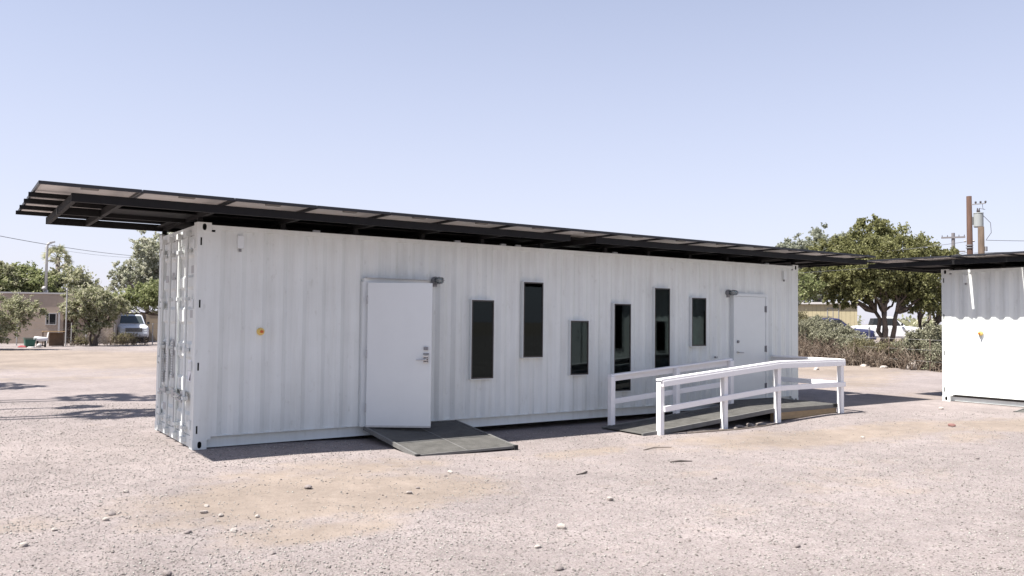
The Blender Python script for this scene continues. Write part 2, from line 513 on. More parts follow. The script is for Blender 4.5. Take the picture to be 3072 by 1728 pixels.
def wall_lamp(parent, x, z):
    m = MB(); m.tube([(x, 0.0, z), (x, -0.045, z)], 0.062, 14)
    m.box(x - 0.03, 0.0, z - 0.09, x + 0.03, -0.03, z + 0.02)
    lamp = m.build("wall_lamp", GREYMETAL, parent)
    m = MB(); m.tube([(x, -0.045, z), (x, -0.075, z)], 0.052, 14); m.build("lamp_collar", GREYMETAL, lamp)
    m = MB(); m.tube([(x, -0.075, z), (x, -0.19, z), (x, -0.225, z), (x, -0.24, z)], [0.042, 0.042, 0.034, 0.012], 14); m.build("lamp_jar", JAR, lamp, smooth=True)
    m = MB(); m.tube([(x, -0.08, z), (x, -0.15, z), (x, -0.18, z)], [0.016, 0.028, 0.012], 10); m.build("bulb", BULB, lamp, smooth=True)
    m = MB()
    for k in range(6):
        t = k * math.pi / 3
        c, s = math.cos(t), math.sin(t)
        m.tube([(x + c * 0.05, -0.07, z + s * 0.05), (x + c * 0.051, -0.19, z + s * 0.051), (x + c * 0.03, -0.25, z + s * 0.03), (x, -0.258, z)], 0.004, 5)
    m.tube([(x + 0.052 * math.cos(t), -0.14, z + 0.052 * math.sin(t)) for t in np.linspace(0, 2 * math.pi, 15)], 0.004, 5, cap=False)
    m.build("wire_guard", GREYMETAL, lamp)
    return lamp

def build_container():
    root = thing("container_office", "white shipping container office with six dark windows and an open door", "container", (0, 0, 0), 0, "white container offices")
    E = 0.178
    # corner castings
    for ix in (0, 1):
        for iy in (0, 1):
            for iz in (0, 1):
                me = casting_mesh(0, -1 if iy == 0 else 1, 0)
                o = bpy.data.objects.new("corner_casting", me); COL.objects.link(o); o.parent = root
                o.location = (0.089 if ix == 0 else CL - 0.089, 0.081 - 0.004 if iy == 0 else CW - 0.081 + 0.004, 0.059 if iz == 0 else CH - 0.059)
    for ix in (0, 1):
        for iy in (0, 1):
            x0, x1 = (0.006, 0.225) if ix == 0 else (CL - 0.225, CL - 0.006)
            y0, y1 = (0.0, 0.15) if iy == 0 else (CW - 0.15, CW)
            m = MB()
            if iy == 0:
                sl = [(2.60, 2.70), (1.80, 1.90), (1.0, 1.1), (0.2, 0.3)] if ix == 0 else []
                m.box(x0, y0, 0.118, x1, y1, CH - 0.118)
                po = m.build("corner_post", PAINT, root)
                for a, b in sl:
                    q = MB(); q.box(0.042, -0.0015, a, 0.062, 0.02, b); q.build("slot_shade", BLACK, po)  # thin black box stands for the shade of an open slot
            else:
                m.box(x0, y0, 0.118, x1, y1, CH - 0.118); m.build("corner_post", PAINT, root)
    # rails
    m = MB(); m.box(E, 0.060, 0.012, CL - E, 0.13, 0.1535); m.box(E, 0.046, 0.012, CL - E, 0.060, 0.02); m.build("bottom_rail", PAINT, root)
    m = MB(); m.box(E, CW - 0.08, 0.012, CL - E, CW - 0.022, 0.158); m.build("bottom_rail", PAINT, root)
    m = MB(); m.box(E, 0.002, 2.806, CL - E, 0.065, 2.868); m.build("top_rail", PAINT, root)
    m = MB(); m.box(E, CW - 0.065, 2.806, CL - E, CW - 0.002, 2.868); m.build("top_rail", PAINT, root)
    # walls
    m = MB()
    ops = [w for w in WINS] + [DOOR1, DOOR2]
    corrugate(m, 0.226, CL - 0.226, 0.16, 2.806, ops)
    xf(m, lambda p: (p[0], p[1] + 0.004, p[2]))
    m.box(0.226, 0.003, 0.154, CL - 0.226, 0.13, 0.160)
    m.build("front_wall", PAINT, root)
    m = MB(); corrugate(m, 0.226, CL - 0.226, 0.16, 2.806); xf(m, lambda p: (p[0], CW - 0.004 - p[1], p[2])); m.build("back_wall", PAINT, root)
    m = MB(); corrugate(m, 0.15, CW - 0.15, 0.16, 2.806); xf(m, lambda p: (CL - 0.012 - p[1], p[0], p[2]))
    m.box(CL - 0.08, 0.15, 0.012, CL - 0.012, CW - 0.15, 0.16); m.box(CL - 0.08, 0.15, 2.806, CL - 0.01, CW - 0.15, 2.868); m.build("end_wall", PAINT, root)
    m = MB(); m.box(0.07, 0.066, 2.83, CL - 0.08, CW - 0.066, 2.85)
    x = 0.3
    while x < CL - 0.4:
        m.box(x, 0.12, 2.85, x + 0.09, CW - 0.12, 2.866); x += 0.209
    m.build("roof_sheet", PAINT, root)
    m = MB(); m.box(0.1, 0.081, 0.10, CL - 0.09, CW - 0.081, 0.15); m.build("floor", INTERF, root)
    # interior: lining, a green partition and a counter seen dimly through the glass
    m = MB(); m.box(0.30, CW - 0.12, 0.151, CL - 0.3, CW - 0.09, 2.75); m.box(0.30, 0.12, 2.70, CL - 0.3, CW - 0.121, 2.73); m.build("inner_lining", INTER, root)
    for bb in ((7.75, 1.25, 0.151, 7.80, CW - 0.125, 2.2), (9.2, 1.2, 0.151, 9.25, CW - 0.125, 2.4)): MB().box(*bb).build("partition", INTERG, root)
    MB().box(6.55, 2.06, 0.9, 7.7, CW - 0.125, 1.9).build("wall_board", INTERG, root)
    m = MB(); m.box(4.3, 1.55, 0.80, 9.1, CW - 0.13, 0.84)
    for xx in (4.35, 6.2, 7.72, 9.0): m.box(xx, 1.6, 0.151, xx + 0.04, 1.66, 0.80)
    m.build("counter", RAMPE, root)
    # windows
    for (x0, x1, z0, z1) in WINS:
        m = MB(); t = 0.009
        m.ring(x0 - t, z0 - t, x1 + t, z1 + t, -0.048, 0.05, t)
        w = m.build("window", DOORP, root)
        m = MB(); m.ring(x0, z0, x1, z1, -0.046, -0.02, 0.022); m.build("window_frame", BRONZE, w)
        m = MB(); m.box(x0 + 0.022, -0.038, z0 + 0.022, x1 - 0.022, -0.032, z1 - 0.022); m.build("pane", GLASS, w)
        m = MB(); m.ring(x0, z0, x1, z1, -0.019, 0.19, 0.010); m.build("reveal", REVEAL, w)
    # door 1, standing open
    x0, x1, z0, z1 = DOOR1
    m = MB(); m.box(x0, -0.06, z0, x0 + 0.045, 0.07, z1); m.box(x1 - 0.045, -0.06, z0, x1, 0.07, z1); m.box(x0 + 0.045, -0.06, z1 - 0.045, x1 - 0.045, 0.07, z1)
    m.box(x0 - 0.04, -0.05, z1 + 0.001, x1 + 0.04, 0.03, z1 + 0.05); m.box(x0 - 0.06, -0.045, z0, x0 - 0.001, 0.03, z1); m.box(x1 + 0.001, -0.045, z0, x1 + 0.05, 0.03, z1)
    m.build("door_frame", DOORP, root)
    m = MB(); m.box(x0 - 0.02, -0.10, z1 + 0.051, x1 + 0.05, 0.02, z1 + 0.060); m.build("drip_cap", GALV, root)
    d = bpy.data.objects.new("open_door", None); COL.objects.link(d); d.parent = root
    d.location = (x0 + 0.02, -0.062, 0.0); d.rotation_euler = (0, 0, -math.radians(34.0)); d["label"] = "smooth white door standing ajar with a keypad lock"
    m = MB(); m.box(0.0, -0.045, 0.158, 0.915, 0.0, 2.195); m.build("door_slab", DOORP, d, bevel=0.003)
    for zz in (0.42, 1.18, 1.95):
        m = MB(); m.tube([(-0.006, -0.05, zz - 0.06), (-0.006, -0.05, zz + 0.06)], 0.008, 8); m.box(-0.012, -0.048, zz - 0.06, 0.0, -0.003, zz + 0.06); m.build("hinge", GALV, d)
    m = MB(); m.box(0.80, -0.069, 1.06, 0.875, -0.046, 1.165, 0)
    for i in range(3):
        for j in range(3):
            m.box(0.808 + i * 0.022, -0.073, 1.075 + j * 0.026, 0.824 + i * 0.022, -0.0692, 1.093 + j * 0.026, 1)
    m.build("keypad", [CHROME, STICKB], d)
    m = MB(); m.box(0.805, -0.072, 1.245, 0.865, -0.046, 1.29); m.build("lock_display", GREYMETAL, d)
    m = MB(); m.box(0.80, -0.066, 1.18, 0.878, -0.046, 1.20); m.build("card_reader", GREYMETAL, d)
    m = MB(); m.tube([(0.835, -0.046, 1.115), (0.835, -0.11, 1.115)], 0.013, 8); m.tube([(0.835, -0.105, 1.115), (0.78, -0.11, 1.113), (0.705, -0.108, 1.11)], 0.011, 8); m.build("lever", CHROME, d)
    m = MB(); m.box(0.0, -0.052, 0.150, 0.915, -0.0455, 0.175); m.build("door_sweep", GALV, d)
    # door 2, shut
    x0, x1, z0, z1 = DOOR2
    m = MB(); m.box(x0 - 0.02, -0.055, z0, x0 + 0.035, 0.06, z1); m.box(x1 - 0.035, -0.055, z0, x1 + 0.02, 0.06, z1); m.box(x0 + 0.035, -0.055, z1 - 0.035, x1 - 0.035, 0.06, z1)
    m.box(x0 - 0.02, -0.05, z1 + 0.001, x1 + 0.02, 0.03, z1 + 0.02); m.build("door_frame", DOORP, root)
    d = MB().box(x0 + 0.039, -0.045, z0 + 0.01, x1 - 0.039, 0.0, z1 - 0.039).build("shut_door", DOORP, root, bevel=0.003)
    d["label"] = "closed white door with a lever at its left edge"
    for zz in (0.40, 1.15, 1.95):
        m = MB(); m.tube([(x1 - 0.036, -0.060, zz - 0.065), (x1 - 0.036, -0.060, zz + 0.065)], 0.012, 8); m.box(x1 - 0.075, -0.050, zz - 0.06, x1 - 0.04, -0.0455, zz + 0.06); m.build("hinge", GREYMETAL, d)
    m = MB(); m.tube([(x0 + 0.11, -0.046, 1.09), (x0 + 0.11, -0.056, 1.09)], 0.033, 12); m.tube([(x0 + 0.11, -0.056, 1.09), (x0 + 0.11, -0.10, 1.09)], 0.011, 8); m.tube([(x0 + 0.11, -0.097, 1.09), (x0 + 0.22, -0.10, 1.085)], 0.011, 8); m.build("lever", CHROME, d)
    m = MB(); m.tube([(x0 + 0.11, -0.046, 1.30), (x0 + 0.11, -0.066, 1.30)], 0.028, 12); m.build("deadbolt", GREYMETAL, d)
    wall_lamp(root, 3.455, 2.262)
    wall_lamp(root, 9.99, 2.255)
    # small fittings on the long wall
    m = MB(); m.tube([(0.835, 0.004, 1.497), (0.835, -0.02, 1.497)], 0.050, 18); m.tube([(0.835, -0.02, 1.497), (0.835, -0.05, 1.497)], [0.046, 0.038], 18); b = m.build("push_button", AMBER, root)
    m = MB(); m.tube([(0.835, -0.05, 1.497), (0.835, -0.085, 1.497), (0.835, -0.10, 1.497)], [0.020, 0.018, 0.010], 14); m.build("button_cap", ORANGE, b)
    for xx, zz in ((0.54, 2.665), (11.70, 2.66)):
        b = MB().box(xx - 0.04, -0.055, zz - 0.085, xx + 0.04, 0.004, zz + 0.085).build("junction_box", DOORP, root, bevel=0.004)
        m = MB(); m.tube([(xx, -0.02, zz - 0.085), (xx, -0.02, zz - 0.125)], 0.018, 8); m.build("cable_gland", GREYMETAL, b)
    m = MB(); m.box(9.62, -0.01, 0.985, 9.66, 0.004, 1.02); m.tube([(9.64, -0.01, 1.0), (9.64, -0.05, 0.99), (9.64, -0.055, 1.02)], 0.006, 6); m.build("wall_hook", GREYMETAL, root)
    # the two leaves of the cargo doors at the left end
    zb, zt = 0.16, 2.74
    m = MB(); m.box(0.012, 0.15, 2.745, 0.09, CW - 0.15, 2.868); m.build("door_header", PAINT, root)
    m = MB(); m.box(0.012, 0.15, 0.012, 0.09, CW - 0.15, 0.155); m.build("door_sill", PAINT, root)
    mid = CW / 2
    for leaf, (ya, yb) in enumerate(((0.155, mid - 0.006), (mid + 0.006, CW - 0.155))):
        m = MB()
        prof = [(zb, 0.035), (0.34, 0.035)]
        for zc in (0.56, 1.02, 1.48, 1.94, 2.36):
            prof += [(zc - 0.16, 0.035), (zc - 0.12, 0.062), (zc + 0.10, 0.062), (zc + 0.14, 0.035)]
        prof += [(zt, 0.035)]
        for (z0_, d0), (z1_, d1) in zip(prof, prof[1:]):
            m.quad((d0, yb, z0_), (d0, ya, z0_), (d1, ya, z1_), (d1, yb, z1_))
        m.box(0.022, ya, zb, 0.07, ya + 0.07, zt); m.box(0.022, yb - 0.07, zb, 0.07, yb, zt)
        m.box(0.0225, ya + 0.07, zb, 0.07, yb - 0.07, zb + 0.12); m.box(0.0225, ya + 0.07, zt - 0.10, 0.07, yb - 0.07, zt)
        lf = m.build("cargo_door", PAINT, root)
        hy = ya if leaf == 0 else yb
        for zz in (0.3, 1.05, 1.85, 2.62):
            q = MB(); s = -1 if leaf == 0 else 1
            q.tube([(-0.004, hy + s * 0.025, zz - 0.06), (-0.004, hy + s * 0.025, zz + 0.06)], 0.017, 8); q.box(-0.004, hy - s * 0.17, zz - 0.035, 0.022, hy + s * 0.02, zz + 0.035); q.build("hinge", PAINT, lf)
        for bi, yy in enumerate((ya + 0.26, yb - 0.24)):
            q = MB(); q.tube([(-0.018, yy, 0.07), (-0.018, yy, 2.80)], 0.017, 10); q.build("locking_bar", PAINT, lf)
            for zz in (0.09, 2.765): MB().box(-0.05, yy - 0.045, zz - 0.035, 0.012, yy + 0.045, zz + 0.035).build("bar_keeper", PAINT, lf)
            for zz in (0.24, 0.62, 1.25, 1.92, 2.55): MB().box(-0.042, yy - 0.05, zz - 0.022, 0.022, yy + 0.05, zz + 0.022).build("bar_bracket", PAINT, lf)
            if bi == (1 if leaf == 0 else 0):
                q = MB(); q.bar((-0.045, yy, 0.66), (-0.055, yy - 0.36 if leaf == 0 else yy + 0.36, 0.64), 0.018, 0.03); q.box(-0.06, yy - 0.04, 0.62, -0.03, yy + 0.04, 0.70); q.build("bar_handle", GALV, lf)
                q = MB(); q.box(-0.03, yy - 0.42, 0.58, 0.022, yy - 0.30, 0.70); q.build("handle_catch", GALV, lf)
            else:
                q = MB(); q.bar((-0.045, yy, 0.58), (-0.055, yy + (0.28 if leaf == 0 else -0.28), 0.60), 0.018, 0.03); q.build("bar_handle", GALV, lf)
        m = MB(); m.box(0.008, yb - 0.001, zb, 0.021, yb + 0.014, zt) if leaf == 0 else None
        if leaf == 0: m.build("door_gasket", VENTM, lf)
    lf = [c for c in kids(root) if c.name.startswith("cargo_door")]
    near, far = lf[0], lf[1]
    for zz in (1.06, 0.91):
        s = MB().box(0.012, 0.20, zz - 0.065, 0.0215, 0.36, zz + 0.065).build("sticker", STICKW, near)
        q = MB(); q.poly([(0.010, 0.215, zz - 0.05), (0.010, 0.29, zz - 0.05), (0.010, 0.215, zz + 0.05)][::-1]); q.poly([(0.0105, 0.215, zz - 0.05), (0.0105, 0.29, zz - 0.05), (0.0105, 0.215, zz + 0.05)]); q.build("sticker_print", STICKB, s)
    for yy, z0_, z1_, w in ((1.90, 0.75, 1.30, 0.14), (1.60, 0.80, 1.35, 0.14), (1.30, 0.85, 1.35, 0.12)):
        m = MB(); zz = z0_
        m.box(0.014, yy - w / 2, z0_ - 0.02, 0.0215, yy + w / 2, z1_ + 0.02)
        v = m.build("vent", VENTM, far)
        q = MB()
        while zz < z1_:
            q.box(0.004, yy - w / 2 + 0.01, zz, 0.0135, yy + w / 2 - 0.01, zz + 0.018); zz += 0.036
        q.build("louvre", PAINT, v)
    for y_, z_ in ((0.27, 2.30), (0.27, 1.72), (1.75, 2.22), (1.35, 2.25), (1.75, 0.40)):
        m = MB(); m.box(0.018, y_ - 0.07, z_ - 0.05, 0.0215, y_ + 0.07, z_ + 0.05); m.build("marking_plate", VENTM, near if y_ < 1 else far)
    return root

office = build_container()
office_copy = copy_tree(office)
office_copy.location = (15.56, -1.24, 0.0)
office_copy.rotation_euler = (0, 0, -math.pi / 2)
for c in kids(office_copy):
    if c.name.startswith("bottom_rail"): c.location.y += 0.028 if c.matrix_basis.translation.y == 0 and min(v.co.y for v in c.data.vertices) < 1 else 0.0
office_copy["label"] = "second white shipping container at the right edge, its wall half sunlit"

# ------------------------------------------------------------------ solar canopy
def build_canopy():
    root = thing("solar_canopy", "black steel canopy of solar panels on top of the long white container", "solar canopy", (0, 0, 0), 0, "solar canopies on the containers")
    ZB, ZT = 2.952, 3.048
    yf, ym, yb = -0.60, 0.80, 2.20
    frames = ((-1.50, 5.57), (6.10, 13.70))
    for (xa, xb) in frames:
        for y in (yf, ym, yb):
            m = MB(); m.box(xa, y - 0.03, ZB, xb, y + 0.03, ZT); m.build("beam", DARKSTEEL, root)
    rx = [-1.47, -0.99, 0.05, 1.14, 2.20, 3.28, 4.34, 5.54, 6.13, 6.90, 7.94, 9.01, 10.06, 11.11, 12.14, 13.10, 13.67]
    for x in rx:
        m = MB()
        for a, b in ((yf + 0.03, ym - 0.03), (ym + 0.03, yb - 0.03)):
            m.box(x - 0.025, a, ZB + 0.004, x + 0.025, b, ZT - 0.004)
        m.build("rafter", DARKSTEEL, root)
    for x in (0.05, 1.14, 2.20, 3.28, 4.34, 5.50, 6.90, 7.94, 9.01, 10.06, 11.11, 12.14):
        for y in (0.085, CW - 0.085):
            m = MB(); m.box(x - 0.03, y - 0.03, 2.869 if 0.3 < x < 12 else 2.897, x + 0.03, y + 0.03, ZB + 0.003); m.box(x - 0.06, y - 0.05, 2.8685 if 0.3 < x < 12 else 2.8965, x + 0.06, y + 0.05, 2.878 if 0.3 < x < 12 else 2.905); m.build("post", DARKSTEEL, root)
    x0, pitch, n = -1.83, 1.046, 15
    # purlins and decking seen black from below
    pr = (0.02, 0.70, 1.40, 2.10)
    for (xa, xb) in ((x0 - 0.04, 5.83), (5.86, x0 + n * pitch + 0.02)):
        for y in pr:
            m = MB(); m.box(xa, y - 0.022, ZT + 0.001, xb, y + 0.022, ZT + 0.052); m.build("purlin", DARKSTEEL, root)
    for (xa, xb) in ((-0.985, 5.54), (6.13, 13.06)):
        m = MB(); m.box(xa, 0.16, ZB + 0.05, xb, ym - 0.035, ZB + 0.06)
        m.box(xa + 0.9, ym + 0.035, ZB + 0.05, xb, yb - 0.035, ZB + 0.06)
        m.build("deck_sheet", DARKSTEEL, root)
    # clips and cable boxes on the container's top rail
    for x, y in ((1.62, 0.10), (3.9, 0.10), (4.75, 0.09), (5.05, 0.10), (7.15, 0.10), (11.3, 0.1)):
        m = MB(); m.box(x - 0.05, y - 0.02, 2.869, x + 0.05, y + 0.02, 2.905); m.build("cable_clip", GALV, root)
    m = MB(); m.tube([(9.75, 2.3, 2.9), (9.75, 2.3, 3.42)], 0.018, 8); m.tube([(9.75, 2.3, 3.42), (9.75, 2.3, 3.46)], 0.03, 8); m.build("vent_pipe", GALV, root)
    # panels: cells on top, pale backsheet below, black frame
    Z0 = ZT + 0.0535
    LEN = 1.60
    w = pitch - 0.013
    m = MB()
    m.box(0.0, 0.0, 0.0, w, 0.028, 0.036, 2); m.box(0.0, LEN - 0.028, 0.0, w, LEN, 0.036, 2)
    m.box(0.0, 0.028, 0.0, 0.022, LEN - 0.028, 0.036, 2); m.box(w - 0.022, 0.028, 0.0, w, LEN - 0.028, 0.036, 2)
    m.box(0.022, 0.028, 0.026, w - 0.022, LEN - 0.028, 0.030, 1)
    for i in range(6):
        for j in range(10):
            cx = 0.030 + i * (w - 0.06) / 6; cy = 0.036 + j * (LEN - 0.072) / 10
            m.quad((cx, cy, 0.031), (cx + 0.155, cy, 0.031), (cx + 0.155, cy + 0.146, 0.031), (cx, cy + 0.146, 0.031), 0)
    proto = m.build("solar_panel", [PANELTOP, BACKSHEET, PANELFRAME], root)
    jb = MB().box(w / 2 - 0.09, 0.12, 0.002, w / 2 + 0.09, 0.20, 0.0255).build("panel_box", JBOX, proto)
    first = True
    for i in range(n):
        for r, yy in enumerate((-0.74, 0.97)):
            o = proto if first else proto.copy()
            if not first:
                COL.objects.link(o); k = jb.copy(); COL.objects.link(k); k.parent = o; o.parent = root
            o.location = (x0 + i * pitch, yy, Z0); first = False
    return root

canopy = build_canopy()
canopy_copy = copy_tree(canopy)
canopy_copy.location = (office_copy.location.x, office_copy.location.y - 0.14, 0.0)
canopy_copy.rotation_euler = office_copy.rotation_euler
canopy_copy["label"] = "black solar canopy reaching in from the right edge over the second container"
for c in kids(canopy_copy):     # this roof has one wider joint between two panel columns
    if c.name.startswith("solar_panel"):
        c.location.x += 0.17 if c.location.x < 0.2 else 0.205

# ------------------------------------------------------------------ entry ramps
def entry_ramp(label, M4):
    root = thing("entry_ramp", label, "ramp", (0, 0, 0), 0, "metal entry ramps")
    root.matrix_world = M4
    W, D = 1.53, 1.58
    z1, z0 = 0.148, -0.03
    m = MB()
    def P(x, t, dz=0): return (x, -0.03 - t * D, z1 + (z0 - z1) * t + dz)
    for (ta, tb) in ((0.0, 0.62), (0.623, 1.0)):
        for (xa, xb) in ((0.03, W / 2 - 0.002), (W / 2 + 0.002, W - 0.03)):
            a, b, c, d = P(xa, tb), P(xb, tb), P(xb, ta), P(xa, ta)
            m.quad(a, b, c, d); lo = [(p[0], p[1], p[2] - 0.012) for p in (a, b, c, d)]
            m.quad(*lo[::-1]); pts = (a, b, c, d)
            for i in range(4):
                j = (i + 1) % 4; m.quad(pts[i], lo[i], lo[j], pts[j])
    m.build("deck_plate", RAMPM, root)
    MB().bar(P(W / 2, 0.005, 0.001), P(W / 2, 0.995, 0.001), 0.016, 0.006).build("seam_strip", RAMPE, root)
    MB().bar(P(0.03, 0.621, 0.0015), P(W - 0.03, 0.621, 0.0015), 0.016, 0.006).build("seam_strip", RAMPE, root)
    for xx in (0.0, W - 0.03):
        m = MB(); m.bar((xx + 0.015, -0.03, z1 - 0.02), (xx + 0.015, -0.03 - D, z0 - 0.014), 0.03, 0.055); m.build("side_rail", RAMPE, root)
        m = MB(); m.box(xx - 0.01, -0.075 - D, z0 - 0.06, xx + 0.05, -0.031 - D, z0 + 0.012); m.build("foot_stop", RUBBER, root)
    m = MB(); m.bar((0.05, -0.045 - D, z0 - 0.012), (W - 0.04, -0.045 - D, z0 - 0.012), 0.03, 0.03); m.build("toe_plate", RAMPE, root)
    return root

entry_ramp("grey metal plate ramp in front of the ajar door", Matrix.Translation((2.32, 0, 0)))
entry_ramp("grey metal ramp at the second container, only its corner in frame", Matrix.Translation((16.18, -3.18, 0.03)) @ Matrix.Rotation(-math.pi / 2, 4, 'Z'))

# ------------------------------------------------------------------ long ramp with landing and white railings
RY0, RY1 = -1.50, -0.60
def build_long_ramp():
    root = thing("access_ramp", "long grey ramp and landing leading up to the shut white door", "ramp")
    xa, xb, xe = 6.30, 9.48, 11.30
    za, zl = -0.06, 0.165
    m = MB()
    n = 4
    for i in range(n):
        t0, t1 = i / n + 0.002, (i + 1) / n - 0.002
        x0, x1 = xa + (xb - xa) * t0, xa + (xb - xa) * t1
        h0, h1 = za + (zl - za) * t0, za + (zl - za) * t1
        m.quad((x0, RY0, h0), (x1, RY0, h1), (x1, RY1, h1), (x0, RY1, h0))
        m.quad((x0, RY0, h0 - 0.03), (x0, RY1, h0 - 0.03), (x1, RY1, h1 - 0.03), (x1, RY0, h1 - 0.03))
    m.build("ramp_deck", RAMPM, root)
    for y in (RY0 - 0.02, RY1 + 0.02):
        m = MB(); m.bar((xa, y, za - 0.02), (xb, y, zl - 0.02), 0.038, 0.07); m.build("ramp_curb", RAMPE, root)
    m = MB()
    for i in range(3):
        w = (xe - xb) / 3
        m.box(xb + i * w + 0.003, RY0 - 0.04, zl - 0.03, xb + (i + 1) * w - 0.003, -0.07, zl)
    m.build("landing_deck", RAMPM, root)
    m = MB(); m.box(xb, RY0 - 0.045, zl - 0.055, xe, RY0 - 0.0405, zl - 0.002); m.box(xb, RY0 - 0.04, zl - 0.07, xe, RY0 + 0.0, zl - 0.0305); m.build("landing_edge", RAMPE, root)
    m = MB(); m.box(xb + 0.15, RY0 - 0.03, -0.03, xe - 0.06, RY0 + 0.008, zl - 0.072); m.build("joist", PINE, root)
    for y in (-1.0, -0.5, -0.12):
        m = MB(); m.box(xb + 0.6, y, -0.06, xe - 0.05, y + 0.038, zl - 0.031); m.build("joist", PINE, root)
    m = MB(); m.box(xb + 0.01, RY0, -0.10, xb + 0.10, RY0 + 0.09, zl - 0.031); m.box(xe - 0.05, RY0, -0.10, xe - 0.012, -0.1, zl - 0.031); m.build("leg", PINE, root)
    m = MB()
    for (x, y) in ((xe - 0.14, RY0 - 0.05), (xe - 0.06, RY0 - 0.05), (xb + 0.08, RY0 - 0.05)):
        m.box(x - 0.03, y - 0.02, zl - 0.045, x + 0.03, y + 0.004, zl + 0.012)
    m.build("bracket", BLACK, root)
build_long_ramp()

S = 0.089
def post(parent, x, y, zt):
    z0 = ground_z(x, y) - 0.05
    m = MB(); m.box(x - S / 2, y - S / 2, z0, x + S / 2, y + S / 2, zt); return m.build("post", WHITEWOOD, parent, bevel=0.005)

def build_rails():
    F = [(6.64, -1.56, 0.755), (8.11, -1.56, 0.862), (9.49, -1.56, 0.972), (11.28, -1.60, 0.978)]
    r = thing("ramp_railing", "white timber railing along the sunny front side of the long ramp", "railing", group="white ramp railings")
    for x, y, zt in F: post(r, x, y, zt - 0.02)
    yo = lambda p: p[1] - S / 2 - 0.02
    def board(x0, x1, a, b, dz, h, ya, yb):
        m = MB(); m.bar((x0, ya, a + dz), (x1, yb, b + dz), 0.038, h); return m
    A, B, Cc, D = F
    sl = (Cc[2] - A[2]) / (Cc[0] - A[0])
    za = A[2] - sl * 0.0
    m = board(A[0] - 0.02, Cc[0], za, Cc[2], -0.045, 0.088, yo(A), yo(Cc)); m.build("top_board", WHITEWOOD, r, bevel=0.004)
    m = board(Cc[0] + 0.001, D[0] + S / 2, Cc[2], D[2], -0.045, 0.088, yo(Cc), yo(D)); m.build("top_board", WHITEWOOD, r, bevel=0.004)
    m = MB(); m.bar((A[0] - 0.05, A[1] - 0.012, za + 0.015), (Cc[0], Cc[1] - 0.012, Cc[2] + 0.019), 0.125, 0.034); m.build("cap_board", WHITEWOOD, r, bevel=0.006)
    m = MB(); m.bar((Cc[0] + 0.001, Cc[1] - 0.012, Cc[2] + 0.019), (D[0] + 0.05, D[1] - 0.012, D[2] + 0.019), 0.125, 0.034); m.build("cap_board", WHITEWOOD, r, bevel=0.006)
    m = board(A[0] + 0.02, Cc[0], za, Cc[2], -0.435, 0.088, yo(A), yo(Cc)); m.build("mid_board", WHITEWOOD, r, bevel=0.004)
    m = board(Cc[0] + 0.001, D[0] + S / 2, Cc[2], D[2], -0.435, 0.088, yo(Cc), yo(D)); m.build("mid_board", WHITEWOOD, r, bevel=0.004)
    # return to the container wall at the far end
    x = D[0] + S / 2 + 0.021
    m = MB(); m.bar((x, D[1] + S / 2, D[2] - 0.045), (x + 0.02, -0.02, D[2] - 0.045), 0.038, 0.088); m.build("top_board", WHITEWOOD, r, bevel=0.004)
    m = MB(); m.bar((x - 0.02, D[1] + 0.055, D[2] + 0.0195), (x, -0.02, D[2] + 0.0195), 0.125, 0.033); m.build("cap_board", WHITEWOOD, r, bevel=0.006)
    m = MB(); m.bar((x, D[1] + S / 2, D[2] - 0.435), (x + 0.02, -0.02, D[2] - 0.435), 0.038, 0.088); m.build("mid_board", WHITEWOOD, r, bevel=0.004)
    G = [(6.52, -0.55, 0.765), (8.03, -0.55, 0.865), (9.44, -0.55, 0.972)]
    r = thing("ramp_railing", "white timber railing in the shade between the long ramp and the container", "railing", group="white ramp railings")
    for x, y, zt in G: post(r, x, y, zt)
    y = -0.55 + S / 2 + 0.02
    A, B, Cc = G
    m = MB(); m.bar((A[0] - 0.02, y, A[2] - 0.05), (Cc[0] + S / 2, y, Cc[2] - 0.05), 0.038, 0.088); m.build("top_board", WHITEWOOD, r, bevel=0.004)
    m = MB(); m.bar((A[0] + S / 2 - 0.06, y - 0.03, A[2] + 0.012), (Cc[0] + S / 2, y - 0.03, Cc[2] + 0.020), 0.10, 0.034); m.build("cap_board", WHITEWOOD, r, bevel=0.006)
    m = MB(); m.bar((A[0] - 0.02, y, A[2] - 0.43), (Cc[0] + S / 2, y, Cc[2] - 0.43), 0.038, 0.088); m.build("mid_board", WHITEWOOD, r, bevel=0.004)
build_rails()

#@@REST@@
# ------------------------------------------------------------------ foliage, trunks
def P_at(x, y): return (x, y, ground_z(x, y))

def leaves_obj(name, cents, size, m, parent=None, up=0.25, aspect=0.5, seed=1):
    """one small rhombic leaf (folded into two faces) at every centre"""
    r = np.random.default_rng(seed)
    n = len(cents)
    d = r.normal(size=(n, 3)); d /= np.linalg.norm(d, axis=1)[:, None]
    nn = r.normal(size=(n, 3)); nn[:, 2] += up; nn -= (nn * d).sum(1)[:, None] * d
    nn /= np.linalg.norm(nn, axis=1)[:, None]
    w = np.cross(nn, d)
    s = size * r.uniform(0.6, 1.35, n)[:, None]
    a = cents - d * s; b = cents + d * s; l = cents + w * s * aspect; q = cents - w * s * aspect
    co = np.stack([a, q, b, l], 1).reshape(-1, 3)
    base = np.arange(n)[:, None] * 4
    f = (base + np.array([[0, 1, 2, 3]])).reshape(-1)
    me = bpy.data.meshes.new(name)
    me.vertices.add(4 * n); me.vertices.foreach_set("co", co.astype(np.float32).ravel())
    me.loops.add(4 * n); me.loops.foreach_set("vertex_index", f)
    me.polygons.add(n); me.polygons.foreach_set("loop_start", np.arange(0, 4 * n, 4))
    me.update(calc_edges=True)
    me.materials.append(m)
    o = bpy.data.objects.new(name, me); COL.objects.link(o)
    if parent is not None: o.parent = parent
    return o

